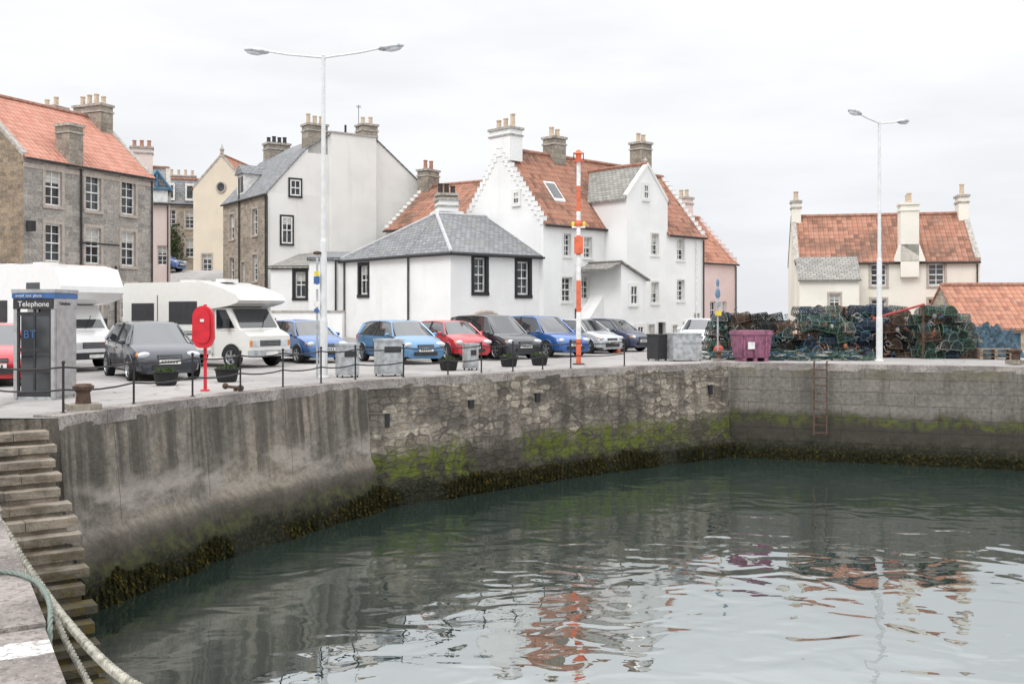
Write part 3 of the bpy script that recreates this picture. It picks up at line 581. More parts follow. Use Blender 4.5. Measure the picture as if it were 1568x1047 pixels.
def resample(pts,ds):
    out=[];s=0
    for a,b in zip(pts,pts[1:]):
        l=math.dist(a,b); n=max(1,int(l/ds))
        for i in range(n): t=i/n; out.append((a[0]+(b[0]-a[0])*t,a[1]+(b[1]-a[1])*t,s+l*t))
        s+=l
    out.append((*pts[-1],s)); return out
pl=resample(edge,0.14); nrm=[]
for i in range(len(pl)):
    a=pl[max(0,i-1)];b=pl[min(len(pl)-1,i+1)]; dx,dy=b[0]-a[0],b[1]-a[1]; l=math.hypot(dx,dy); nrm.append((dy/l,-dx/l))
sC=math.dist(edge[0],edge[1])+math.dist(edge[1],edge[2]); sF=pl[-1][2]-math.dist(edge[5],edge[6])-math.dist(edge[6],edge[7])
mb=MB(); nz=26; zt=-0.0; zbm=-3.6; grid=[]
for (x,y,s),(nx_,ny_) in zip(pl,nrm):
    col=[]
    for j in range(nz+1):
        z=zt+(zbm-zt)*j/nz
        rub=sC<s<sF
        amp=0.035 if rub else 0.02
        n=noise.noise(Vector((s*1.1,z*1.8,0)))*amp*1.6+noise.noise(Vector((s*3.3,z*5,3)))*amp
        off=0.02+0.30*(-z/3.15)+n
        if s<sC+0.1 and z<-2.0+0.12*noise.noise(Vector((s*0.7,0,0))): off+=0.14
        if z<-2.5: off+=0.08+0.14*noise.noise(Vector((s*1.3,z,7)))
        if j==0: off=0.0
        col.append(Vector((x+nx_*off,y+ny_*off,z)))
    grid.append(col)
for i in range(len(pl)-1):
    s=pl[i][2]; m=QC if s<sC else (QR if s<sF else QS)
    for j in range(nz):
        z0=zt+(zbm-zt)*j/nz; z1=zt+(zbm-zt)*(j+1)/nz; s1=pl[i+1][2]
        mb.face([grid[i][j+1],grid[i+1][j+1],grid[i+1][j],grid[i][j]],m,[(s,z1),(s1,z1),(s1,z0),(s,z0)])
for j in range(nz):
    z0=zt+(zbm-zt)*j/nz; z1=zt+(zbm-zt)*(j+1)/nz; a=grid[0][j]; b=grid[0][j+1]
    mb.face([Vector((-9.1,16.25,z1)),b,a,Vector((-9.1,16.25,z0))],QC,[(-2,z1),(0,z1),(0,z0),(-2,z0)])
qw=mb.obj('quay_wall',merge=True,smooth=50)
mb=MB(); pA=Vector((-9.0,16.2,0)); pB=Vector((20,-33,0)); mid=Vector((0.614,0,0))
for a,b in ((pA,mid),(mid,pB)):
    L=(b-a).length; mb.face([a+Vector((0,0,-3.6)),b+Vector((0,0,-3.6)),b,a],QC,[(0,-3.6),(L,-3.6),(L,0),(0,0)])
mb.obj('pier_wall')
mb=MB(); 
i=0
while i<len(pl)-6:
    k=random.randint(7,11); j=min(i+k,len(pl)-1); zt_=0.03+random.uniform(-0.006,0.006)
    for q in range(i,j):
        (x0,y0,_),(x1,y1,_)=pl[q],pl[q+1]; n0,n1=nrm[q],nrm[q+1]
        e0=0.012/math.hypot(x1-x0,y1-y0) if q==i else 0
        x0+=(x1-x0)*e0; y0+=(y1-y0)*e0
        hh=0.2
        b=[Vector((x0+n0[0]*0.04,y0+n0[1]*0.04,-hh)),Vector((x1+n1[0]*0.04,y1+n1[1]*0.04,-hh)),Vector((x1-n1[0]*0.5,y1-n1[1]*0.5,-hh)),Vector((x0-n0[0]*0.5,y0-n0[1]*0.5,-hh))]
        mb.hexa(b,[p+Vector((0,0,hh+zt_)) for p in b],COPE)
    i=j
mb.obj('quay_coping')
# pier coping near camera (carries a worn white painted mark)
mb=MB(); f=Fr((-9.0,16.2),(0.5085,-0.861)); s=0.0
edges=[0]
while edges[-1]<24: edges.append(edges[-1]+random.uniform(0.85,1.25))
for a,b in zip(edges,edges[1:]):
    z=0.05+random.uniform(-0.012,0.012); j=random.uniform(-0.015,0.015)
    box(mb,f,a+0.006,b-0.006,-0.62,0.06+j,-0.34,z,PCOPE)
o=mb.obj('pier_coping',bevel=0.07,seg=4)
# steps
mb=MB(); f=Fr((-7.45,16.05),(0.566,-0.824))
for k in range(18):
    u0=0.265*k; z=-0.16-0.185*k; jj=random.uniform(-0.12,0.05)
    vv=[-2.3]
    while vv[-1]<-0.5: vv.append(vv[-1]+random.uniform(0.6,1.0))
    vv[-1]=0.02+jj
    for v0,v1 in zip(vv,vv[1:]):
        e=random.uniform(-0.025,0.025); box(mb,f,u0,u0+0.34+e,v0+0.004,v1-0.004,z-0.12,z+random.uniform(-.015,.015),STEP)
    box(mb,f,u0+0.035,u0+0.29,-2.3,-0.1,-3.6,z-0.12,STEP)
mb.obj('stone_steps',bevel=0.025)

# seaweed fringe
mb=MB(); WEED=plain('seaweed',(0.020,0.020,0.008),0.95,0.03,var=0.3); WEED2=plain('yellow_seaweed',(0.055,0.046,0.012),0.95,0.03,var=0.2)
for _ in range(26000):
    i=random.randrange(len(pl)-1); s=pl[i][2]
    if s>sF: dens=-0.1
    else: dens=noise.noise(Vector((s*0.5,0,5)))+0.3*noise.noise(Vector((s*2,0,9)))
    if dens<random.uniform(-0.3,0.4): continue
    ztop=-2.78+0.5*max(0,dens)+(0.12 if sC<s<sF else 0); z=ztop+(-3.2-ztop)*random.random()
    jj=(z-zt)/(zbm-zt)*nz; j0=int(jj); p=grid[i][min(nz,j0+1)]
    n=nrm[i]; t=(-n[1],n[0]); w=random.uniform(0.01,0.03); l=random.uniform(0.03,0.08); o_=random.uniform(-0.03,0.05); sx=random.uniform(-0.06,0.06)
    q=Vector((p.x+n[0]*o_,p.y+n[1]*o_,z)); T=Vector((t[0],t[1],0)); N_=Vector((n[0],n[1],0))
    mb.face([q-T*w,q+T*w,q+T*(w*0.7+sx)+N_*0.05+Vector((0,0,-l)),q-T*(w*0.7-sx)+N_*0.04+Vector((0,0,-l))],WEED if random.random()<0.8 else WEED2)
mb.obj('seaweed')
# drains: proud black boxes stand in for the shade inside the holes
for s_,zc,w,h in ((sC+3.35,-0.75,0.17,0.22),(sC+5.9,-0.72,0.17,0.26),(sF-1.0,-0.85,0.16,0.32),(sC+0.5,-1.0,0.14,0.36)):
    i=min(range(len(pl)),key=lambda q:abs(pl[q][2]-s_)); n=nrm[i]; p=pl[i]
    ff=Fr((p[0]+n[0]*0.12,p[1]+n[1]*0.12),(-n[1],n[0])); mb=MB(); box(mb,ff,-w/2,w/2,-0.03,0.1,zc-h/2,zc+h/2,BLACK); box(mb,ff,-w/2-0.08,w/2+0.08,-0.045,0.1,zc+h/2,zc+h/2+0.08,CHST); mb.obj('drain_outlet')
# ladder
mb=MB(); d=Vector((8.65,-3.0,0)).normalized(); n=Vector((d.y,-d.x,0)); b0=Vector((10.3,33.2,0))+n*0.42
for s_ in (-0.2,0.2): tube(mb,b0+d*s_+Vector((0,0,0.1)),b0+d*s_+n*0.08+Vector((0,0,-2.3)),0.025,RUST); tube(mb,b0+d*s_+Vector((0,0,0.1)),b0+d*s_-n*0.7+Vector((0,0,0.1)),0.025,RUST)
for k in range(9): z=-0.15-k*0.26; tube(mb,b0-d*0.2+Vector((0,0,z)),b0+d*0.2+Vector((0,0,z)),0.018,RUST)
mb.obj('quay_ladder')

# ------------------------------------------------------------------ railing
rp=[(-14.0,18.6),(-9.0,17.0),(-7.55,16.75),(-6.45,20.1),(-3.95,25.1),(-1.75,27.2),(1.8,30.5),(3.6,31.9)]
rs=resample(rp,1.2); mb=MB()
tops=[]
for x,y,s_ in rs:
    tube(mb,(x,y,0),(x,y,0.86),0.022,RAILM); lathe(mb,(x,y,0.0),[(0.06,0),(0.06,0.03),(0.025,0.05)],RAILM,8); ell(mb,(x,y,0.88),(0.034,0.034,0.034),RAILM,8,5); tops.append((x,y))
for a,b in zip(tops,tops[1:]):
    for z in (0.80,0.42):
        p=[Vector((a[0]+(b[0]-a[0])*t,a[1]+(b[1]-a[1])*t,z-0.05*4*t*(1-t))) for t in (0,0.25,0.5,0.75,1)]
        for q,r_ in zip(p,p[1:]): tube(mb,q,r_,0.017,RAILM,5)
mb.obj('quay_railing')

# ------------------------------------------------------------------ street furniture
def lamp(x,y,ang,h=8.5,signs=False,gap=1.85):
    root=empty('street_lamp',(x,y,0),ang); mb=MB()
    lathe(mb,(0,0,0),[(0.16,0),(0.16,0.04),(0.11,0.06),(0.11,1.5),(0.095,1.6),(0.09,3.6),(0.065,3.7),(0.05,h)],POLE,14)
    for sgn in (-1,1):
        p=[Vector((0,0,h-0.02)),Vector((sgn*gap*0.55,0,h+0.09)),Vector((sgn*gap*0.85,0,h+0.19))]
        for a,b in zip(p,p[1:]): tube(mb,a,b,0.03,POLE,8)
        R3=Matrix.Rotation(-sgn*0.12,3,'Y')
        ell(mb,(sgn*(gap+0.02),0,h+0.21),(0.36,0.15,0.09),GALV,12,8,R3); ell(mb,(sgn*(gap+0.08),0,h+0.165),(0.24,0.12,0.07),LAMPG,12,6,R3)
    ell(mb,(0,0,h+0.03),(0.06,0.06,0.06),POLE)
    mb.obj('pole_and_heads',root,smooth=40)
    if signs:
        mb=MB()
        tube(mb,(-0.14,-0.1,0),(-0.14,-0.1,3.3),0.03,GALV,8); ell(mb,(-0.14,-0.1,3.3),(0.12,0.05,0.05),RUST,8,5)
        for z,c,w,hh in ((2.75,PLATEY,0.14,0.12),(2.58,SIGNB,0.16,0.2),(2.4,PLATEW,0.16,0.12),(1.95,PLATEW,0.16,0.14)):
            box(mb,ID,-0.14-w/2,-0.14+w/2,-0.15,-0.135,z-hh/2,z+hh/2,c)
        ell(mb,(-0.14,-0.16,1.78),(0.07,0.005,0.07),SIGNB); mb.obj('small_signs',root)
lamp(-5.0,26.4,-0.10,signs=True,gap=1.8); lamp(13.1,35.5,0.62,gap=1.4)
# leading mark mast
mb=MB(); x,y=2.22,33.2; seq=[(0,0.85,ORANGE),(0.85,1.75,WPAINT),(1.75,2.8,ORANGE),(2.8,3.65,WPAINT),(3.65,4.3,ORANGE),(4.3,5.1,WPAINT),(5.1,5.95,ORANGE),(5.95,6.75,WPAINT)]
for a,b,m in seq: tube(mb,(x,y,a),(x,y,b),0.085-0.003*a,m,14,0.085-0.003*b)
box(mb,Fr((x,y),(1,0)),-0.14,0.14,-0.14,0.14,3.7,4.25,ORANGE); box(mb,Fr((x,y),(1,0)),-0.22,0.22,-0.05,0.05,4.55,4.6,WPAINT)
for a in (-0.18,0.18): lathe(mb,(x+a,y,4.6),[(0.05,0),(0.06,0.1),(0.03,0.16)],PLATEY,8)
lathe(mb,(x,y,4.6),[(0.1,0),(0.12,0.1),(0.09,0.2)],ORANGE); lathe(mb,(x,y,6.75),[(0.18,0),(0.18,0.05),(0.08,0.06),(0.1,0.25),(0.16,0.27),(0.05,0.4)],ORANGE,12)
for a in (-0.16,0.16): tube(mb,(x+a,y,6.78),(x+a,y,7.05),0.015,GUT)
tube(mb,(x-0.16,y,7.05),(x+0.16,y,7.05),0.015,GUT)
for k in range(12): 
    z=1.2+k*0.42; tube(mb,(x-0.15,y-0.02,z),(x+0.15,y-0.02,z),0.009,GALV,4)
lathe(mb,(x,y,0),[(0.2,0),(0.2,0.04),(0.1,0.05)],RUST)
mb.obj('leading_mark_mast',smooth=40)
# lifebuoy housing
mb=MB(); x,y=-6.75,21.9; box(mb,Fr((x,y),(1,0)),-0.03,0.03,-0.02,0.04,0,1.9,RED)
pts=[]
for i in range(25):
    t=math.pi*i/24; pts.append((0.225*math.cos(t),1.62+0.25*math.sin(t)))
pts+= [(-0.235,1.15),(-0.17,1.0),(-0.08,0.95),(0.08,0.95),(0.17,1.0),(0.235,1.15)]
prism(mb,pts,0,1,RED,lambda a,b,z:Vector((x+a,y-0.05-0.13*b,z)))
pts2=[(a*0.72,1.5+(z-1.5)*0.8) for a,z in pts]; prism(mb,pts2,0,1,RED,lambda a,b,z:Vector((x+a,y-0.18-0.035*b,z)))
box(mb,Fr((x,y),(1,0)),-0.04,0.04,-0.232,-0.21,1.52,1.58,PLATEW); lathe(mb,(x,y,0),[(0.1,0),(0.1,0.03),(0.04,0.04)],RED)
mb.obj('lifebuoy_housing',bevel=0.025)
# telephone kiosk
root=empty('telephone_kiosk'); f=Fr((-9.85,19.67),(0.997,-0.08)); mb=MB(); w=0.84; H=2.15
for a in (0,w-0.07):
    for b in (0,w-0.07): box(mb,f,a,a+0.07,b,b+0.07,0.02,H-0.05,STEEL)
box(mb,f,0.02,w-0.02,0.02,w-0.02,0,0.06,GALV); box(mb,f,-0.03,w+0.03,-0.03,w+0.03,H-0.04,H+0.03,STEEL)
box(mb,f,-0.02,w+0.02,-0.025,w+0.02,H-0.15,H-0.045,SIGNB); box(mb,f,0.0,w-0.02,-0.015,w,H-0.36,H-0.155,DGREY); box(mb,f,w-0.02,w+0.015,0.0,w,H-0.36,H-0.155,STEEL)
box(mb,f,w-0.015,w+0.01,0.07,w-0.07,0.06,H-0.36,STEEL)
box(mb,f,0.07,w-0.07,w-0.03,w-0.01,0.06,H-0.36,GLASS)
box(mb,f,0.07,w-0.07,0.02,0.05,0.55,0.62,DGREY)
for a in (0.07,0.4,w-0.11): box(mb,f,a,a+0.04,0.015,0.055,0.06,H-0.36,DGREY)
for z in (0.06,0.95,1.66): box(mb,f,0.07,w-0.07,0.018,0.052,z,z+0.07,DGREY)
box(mb,f,0.14,0.4,0.03,0.036,0.12,1.66,GLASS); box(mb,f,0.44,w-0.11,0.03,0.036,0.12,1.66,GLASS)
box(mb,f,0.45,0.72,0.55,0.7,0.9,1.5,BLACK)
mb.obj('cabinet',root,bevel=0.006)
def text(s,p,size,mat,rz,parent):
    c=bpy.data.curves.new('lettering','FONT'); c.body=s; c.size=size; c.extrude=0.002; c.materials.append(mat); o=bpy.data.objects.new('lettering',c); o.location=p; o.rotation_euler=(rad(90),0,rz); scn.collection.objects.link(o); o.parent=parent
az=math.atan2(-0.08,0.997)
text('Telephone',f.P(0.1,-0.02,H-0.31),0.15,PLATEW,az,root); text('e-mail  text  phone',f.P(0.06,-0.03,H-0.12),0.07,PLATEW,az,root); text('BT',f.P(0.2,0.012,1.22),0.22,SIGNB,az,root); text('Telephone',f.P(w+0.02,0.15,H-0.28),0.1,BLACK,az+math.pi/2,root)
# bollards
def bollard(x,y,k=1.0,name='mooring_bollard'):
    mb=MB(); box(mb,Fr((x,y),(0.8,0.6)),-0.26*k,0.26*k,-0.2*k,0.2*k,0.03,0.14*k,CHST)
    lathe(mb,(x,y,0.03),[(0.15*k,0),(0.13*k,0.12*k),(0.11*k,0.3*k),(0.17*k,0.36*k),(0.18*k,0.41*k),(0.12*k,0.45*k)],RUST,14); mb.obj(name,smooth=35,bevel=0.01)
bollard(-7.45,17.3,1.0); bollard(16.8,33.2,1.1); bollard(7.3,35.2,0.8)
mb=MB(); x,y=-6.0,21.6; tube(mb,(x-0.2,y,0.12),(x+0.1,y-0.05,0.1),0.035,RUST); ell(mb,(x-0.22,y,0.13),(0.07,0.05,0.07),RUST); ell(mb,(x+0.12,y-0.05,0.09),(0.08,0.06,0.07),RUST); tube(mb,(x,y,0),(x,y,0.12),0.05,RUST); mb.obj('mooring_cleat')
# bins
def bin_(x,y,w,d,h,ang,mat=GALV,lid=True):
    mb=MB(); f=Fr((x,y),(math.cos(ang),math.sin(ang)))
    box(mb,f,-w/2,w/2,-d/2,d/2,0.06,h,mat); box(mb,f,-w/2-0.02,w/2+0.02,-d/2-0.02,d/2+0.02,h,h+0.06,mat)
    box(mb,f,-w/2+0.08,w/2-0.08,-d/2-0.012,-d/2+0.01,h-0.3,h-0.14,DGREY if lid else mat); box(mb,f,-w/2+0.04,w/2-0.04,-d/2-0.01,-d/2+0.01,0.12,h-0.36,mat)
    for a in (-w/2+0.04,w/2-0.04):
        for b in (-d/2+0.04,d/2-0.04): tube(mb,f.P(a,b,0),f.P(a,b,0.08),0.025,DGREY)
    mb.obj('litter_bin',bevel=0.015)
bin_(-4.4,26.6,0.5,0.45,0.85,0.55); bin_(-3.35,27.1,0.65,0.5,0.95,0.55); bin_(-1.25,30.0,0.35,0.35,0.75,0.6)
bin_(5.25,36.0,0.45,0.6,0.9,0.6,DGREY); bin_(6.15,35.9,1.1,0.8,0.95,0.3,GALV,False)
# pink fish bin
mb=MB(); PKB=plain('pink_plastic',(0.30,0.12,0.19),0.55,0.3,var=0.25); f=Fr((8.55,35.6),(1,0.12))
mb.hexa([f.P(-0.52,-0.4,0.14),f.P(0.52,-0.4,0.14),f.P(0.52,0.4,0.14),f.P(-0.52,0.4,0.14)],[f.P(-0.6,-0.48,0.95),f.P(0.6,-0.48,0.95),f.P(0.6,0.48,0.95),f.P(-0.6,0.48,0.95)],PKB)
box(mb,f,-0.64,0.64,-0.52,0.52,0.95,1.04,PKB); box(mb,f,-0.62,0.62,-0.5,0.5,1.04,1.1,PKB)
for a in (-0.45,-0.05,0.35): box(mb,f,a,a+0.12,-0.43,0.43,0.0,0.14,PKB); box(mb,f,a,a+0.06,-0.5,-0.4,0.2,0.92,PKB)
box(mb,f,-0.3,-0.05,-0.505,-0.49,0.45,0.7,PLATEW); mb.obj('insulated_fish_bin',bevel=0.02)
# planters
SOIL=plain('plant_foliage',(0.06,0.09,0.03),0.8)
def tub(x,y,k=0.8):
    mb=MB(); lathe(mb,(x,y,0),[(0.26*k,0),(0.30*k,0.05*k),(0.36*k,0.36*k),(0.39*k,0.38*k),(0.39*k,0.42*k),(0.33*k,0.42*k),(0.32*k,0.36*k)],RUB,16)
    for _ in range(120):
        a=random.uniform(0,6.28);r_=random.uniform(0,0.28)*k; p=Vector((x+r_*math.cos(a),y+r_*math.sin(a),0.36*k)); q=p+Vector((random.uniform(-.08,.08),random.uniform(-.08,.08),random.uniform(0.05,0.18))); t=Vector((0.02,0.01,0)); mb.face([p-t,p+t,q],SOIL)
    mb.obj('planter_tub',smooth=40)
for x,y in ((-8.2,23.6),(-7.1,24.8),(-1.9,29.8),(-0.1,31.9),(0.9,32.7)): tub(x,y)
# sign post right
mb=MB(); x,y=7.75,37.5; tube(mb,(x,y,0),(x,y,3.0),0.035,GALV,8); f=Fr((x,y),(1,0.2)); SB2=plain('faded_blue_sign',(0.12,0.22,0.33),0.5)
ell(mb,(x,y,2.85),(0.06,0.05,0.18),SB2); ell(mb,(x,y,2.45),(0.1,0.06,0.2),SB2); box(mb,f,-0.11,0.11,-0.06,-0.045,1.95,2.15,GALV); box(mb,f,-0.12,0.12,-0.06,-0.045,1.62,1.8,PLATEY); mb.obj('sign_post')
# traffic cone
mb=MB(); x,y=4.55,43.2; box(mb,Fr((x,y),(1,0)),-0.2,0.2,-0.2,0.2,0,0.04,ORANGE); lathe(mb,(x,y,0.04),[(0.15,0),(0.115,0.25)],ORANGE); lathe(mb,(x,y,0.29),[(0.115,0),(0.075,0.2)],WPAINT); lathe(mb,(x,y,0.49),[(0.075,0),(0.03,0.22)],ORANGE); mb.obj('traffic_cone')

# ------------------------------------------------------------------ cars
def wheel(mb,x,y,r,sgn,w=0.2):
    def ring(y0,y1,r0,r1,mat,n=18):
        for i in range(n):
            a=2*math.pi*i/n;b=2*math.pi*(i+1)/n
            mb.face([(x+r0*math.cos(a),y0,r+r0*math.sin(a)),(x+r0*math.cos(b),y0,r+r0*math.sin(b)),(x+r1*math.cos(b),y1,r+r1*math.sin(b)),(x+r1*math.cos(a),y1,r+r1*math.sin(a))],mat)
    yi=y-sgn*w
    ring(yi,y-sgn*0.02,r,r,RUB); ring(y-sgn*0.02,y,r,r*0.93,RUB); ring(y,y,r*0.93,r*0.66,RUB); ring(y,y-sgn*0.03,r*0.66,r*0.6,HUB); ring(y-sgn*0.03,y-sgn*0.035,r*0.6,r*0.0,DGREY)
    for k in range(5):
        a=2*math.pi*k/5+0.3; c=math.cos(a); s_=math.sin(a); pc=Vector((-s_,0,c))*r*0.09
        p=Vector((x,y-sgn*0.015,r)); q=p+Vector((c,0,s_))*r*0.62; mb.face([p-pc,q-pc*1.6,q+pc*1.6,p+pc],HUB)
    ring(y-sgn*0.01,y-sgn*0.01,r*0.17,0,HUB,10)
def car(name,x,y,hd,paint,kind='hatch',L=3.95,W=1.7,H=1.48,plate=PLATEW):
    mb=MB()
    if kind=='hatch':
        S=[(-.50,.55,.57,.84,.74),(-.493,.80,.82,.90,.78),(-.478,.97,1.0,.93,.78),(-.425,.98,H*.94,.97,.64),(-.30,.965,H*.985,1,.67),(-.08,.945,H,1,.68),(.08,.93,H*.985,1,.67),(.135,.925,H*.96,1,.66),(.285,.91,.945,.995,.80),(.38,.84,.88,.98,.79),(.45,.74,.77,.95,.76),(.485,.62,.65,.90,.70),(.50,.50,.52,.82,.64)]
        gl=(3,8); rw=2
    elif kind=='estate':
        S=[(-.50,.55,.57,.86,.76),(-.495,.80,.82,.92,.8),(-.485,.98,1.0,.95,.8),(-.455,.99,H*.95,.98,.67),(-.33,.975,H*.99,1,.69),(-.1,.955,H,1,.69),(.06,.94,H*.985,1,.68),(.11,.935,H*.96,1,.67),(.26,.92,.955,.995,.80),(.37,.86,.90,.98,.79),(.45,.76,.79,.95,.76),(.485,.62,.65,.90,.70),(.50,.50,.52,.82,.64)]
        gl=(3,8); rw=2
    else:
        S=[(-.50,.55,.57,.84,.72),(-.49,.86,.90,.90,.76),(-.47,.92,.96,.93,.76),(-.36,.94,.99,.97,.78),(-.22,.94,H*.96,1,.64),(-.08,.935,H,1,.66),(.03,.93,H*.99,1,.66),(.09,.925,H*.965,1,.65),(.24,.90,.935,.995,.79),(.36,.84,.875,.98,.79),(.45,.73,.76,.95,.76),(.485,.61,.63,.90,.70),(.50,.5,.52,.82,.64)]
        gl=(4,8); rw=3
    hw=W/2
    def sec(st):
        fx,zb,zt,wb,wt=st; X=fx*L; zt_=max(zt,zb+0.02)
        ed=0.05 if zt-zb>0.2 else 0.015
        h=[(0,.2),(.78*wb,.19),(.955*wb,.27),(.995*wb,.2+(zb-.2)*.5),(.985*wb,.2+(zb-.2)*.82),(.95*wb,zb),(wt+0.015,zt_-ed),(wt-0.06,zt_-ed*0.2),(wt*.5,zt_),(0,zt_+0.008)]
        R_=[Vector((X-abs(0),-a*hw,z)) for a,z in h]; Lf=[Vector((X,a*hw,z)) for a,z in h]
        bow=0.10 if fx>0.3 else (0.05 if fx<-0.42 else 0)
        for P_ in (R_,Lf):
            for p in P_: p.x-=math.copysign(bow,fx)*(abs(p.y)/hw)**2
        return R_,Lf
    secs=[sec(s) for s in S]
    for i in range(len(S)-1):
        for side in (0,1):
            a=secs[i][side];b=secs[i+1][side]
            for j in range(len(a)-1):
                m=paint
                if j==0 or j==1: m=DGREY
                if j==5 and gl[0]<=i<gl[1]: m=CARGL
                if i==gl[1]-1 and j in(6,7,8): m=CARGL
                if i==rw and j in(6,7,8): m=CARGL
                mb.face([a[j],b[j],b[j+1],a[j+1]] if side==0 else [a[j],a[j+1],b[j+1],b[j]],m)
    for k,fl in ((0,0),(len(S)-1,1)):
        a,b=secs[k]; mb.face(a+b[::-1][1:-1] ,paint)
    body=mb; det=MB()
    for sd in (0,1):
        i=gl[1]; tube(det,secs[i][sd][5],secs[i-1][sd][6],0.028,paint,6); 
        bi=gl[0]+2; tube(det,secs[bi][sd][5]*0.998,secs[bi][sd][6],0.035,BLACK,6)
        tube(det,secs[gl[0]][sd][5],secs[gl[0]][sd][6],0.055,paint,6)
        for q in range(gl[0],gl[1]-1): tube(det,secs[q][sd][6],secs[q+1][sd][6],0.022,paint,6); 
        for q in range(gl[0],gl[1]): tube(det,secs[q][sd][5],secs[q+1][sd][5],0.014,DGREY,5)
        for q in (gl[0]+1,bi,gl[1]-1):
            for r_ in (2,3,4): tube(det,secs[q][sd][r_],secs[q][sd][r_+1],0.006,DGREY,4)
        ys=-1 if sd==0 else 1
        for q in (bi,gl[0]+1): box(det,ID,secs[q][sd][4].x+0.08,secs[q][sd][4].x+0.24,ys*hw*0.99-0.015,ys*hw*0.99+0.015,0.80,0.83,paint)
        ell(det,(L*.225,ys*(hw+0.07),0.98),(0.07,0.10,0.07),paint,8,6)
        box(det,ID,-L*.3,L*.3,ys*hw*.995-0.012,ys*hw*.995+0.012,.50,.55,DGREY)
        for wx in (-L*.315,L*.325):
            n=16
            for i in range(n):
                a=math.pi*i/n; b=math.pi*(i+1)/n
                r1=0.365; yy=ys*(hw+0.004)
                det.face([(wx,yy,0.30),(wx+r1*math.cos(a),yy,0.30+r1*math.sin(a)),(wx+r1*math.cos(b),yy,0.30+r1*math.sin(b))],BLACK)
                tube(det,(wx+0.375*math.cos(a),ys*(hw-0.005),0.30+0.375*math.sin(a)),(wx+0.375*math.cos(b),ys*(hw-0.005),0.30+0.375*math.sin(b)),0.02,paint,5,cap=False)
            det.face([(wx-.365,ys*(hw+0.004),.3),(wx+.365,ys*(hw+0.004),.3),(wx+.33,ys*(hw+0.004),.19),(wx-.33,ys*(hw+0.004),.19)],BLACK)
            wheel(det,wx,ys*(hw+0.03),0.305,ys)
        R3=Matrix.Rotation(-ys*0.45,3,'Z')
        ell(det,(L*.462,ys*hw*.70,.66),(0.10,0.19,0.085),LAMPG,12,8,R3); ell(det,(L*.44,ys*hw*.86,.66),(0.06,0.05,0.06),AMB,8,6,R3)
        ell(det,(-L*.478,ys*hw*.80,.85),(0.06,0.10,0.16),REDL,8,6)
    box(det,ID,L*.485,L*.4985+0.012,-.42,.42,.30,.42,DGREY); box(det,ID,L*.475,L*.495+0.0,-.30,.30,.56,.66,DGREY)
    box(det,ID,L*.49,L*.5+0.02,-.26,.26,.43,.54,plate); box(det,ID,-L*.5-0.02,-L*.49,-.26,.26,.6,.71,PLATEY)
    for zz in (.585,.62): box(det,ID,L*.48,L*.497+0.004,-.28,.28,zz,zz+0.012,HUB)
    for k in range(6): box(det,ID,L*.5+0.019,L*.5+0.023,-.21+k*.07,-.17+k*.07,.455,.515,BLACK)
    body.face([(-L*.4,-hw*.7,.2),(L*.4,-hw*.7,.2),(L*.4,hw*.7,.2),(-L*.4,hw*.7,.2)],DGREY)
    root=empty(name,(x,y,0),math.atan2(hd[1],hd[0]))
    root.location.z=hz(x,y) if y>36 else 0
    body.obj('bodywork',root,merge=True,smooth=32); det.obj('wheels_lamps_trim',root,smooth=40)
def paint(n,c,metal=0.35): return plain(n,c,0.28,0.5,metal,var=0.02,coat=0.8)
LB=paint('sky_blue_paint',(0.09,0.22,0.38)); RD=paint('red_car_paint',(0.46,0.02,0.03),0.1); DG=paint('charcoal_paint',(0.035,0.038,0.045)); BL=paint('blue_car_paint',(0.03,0.11,0.34)); SV=paint('silver_paint',(0.48,0.5,0.52)); NV=paint('navy_paint',(0.03,0.04,0.09)); GY=paint('grey_paint',(0.045,0.05,0.062)); WH=paint('white_car_paint',(0.75,0.75,0.75),0.0); MB_=paint('mid_blue_paint',(0.05,0.13,0.33))
H1=(.55,-.83)
car('parked_car',-3.95,34.9,H1,LB); car('parked_car',-2.35,37.6,H1,RD,'hatch',3.7,1.65,1.45); car('parked_car',-0.75,38.6,(.6,-.8),DG,'estate',4.3,1.75,1.66); car('parked_car',1.15,40.6,(.62,-.78),BL,'estate',4.4,1.78,1.62)
car('parked_car',2.9,43.6,(.7,-.7),SV,'hatch'); car('parked_car',4.4,45.6,(.75,-.6),NV,'hatch',3.8); car('parked_car',-7.5,35.6,(.62,-.78),MB_,'hatch',4.0)
car('parked_car',-9.7,26.7,(.55,-.83),GY,'hatch',4.0,1.7,1.5); car('parked_car',-12.9,24.6,(.5,-.86),RD,'hatch',3.8); car('parked_car',9.0,47.5,(-.3,-1),WH,'hatch')
car('parked_car',-25.5,71.5,(1,-.2),MB_,'saloon')

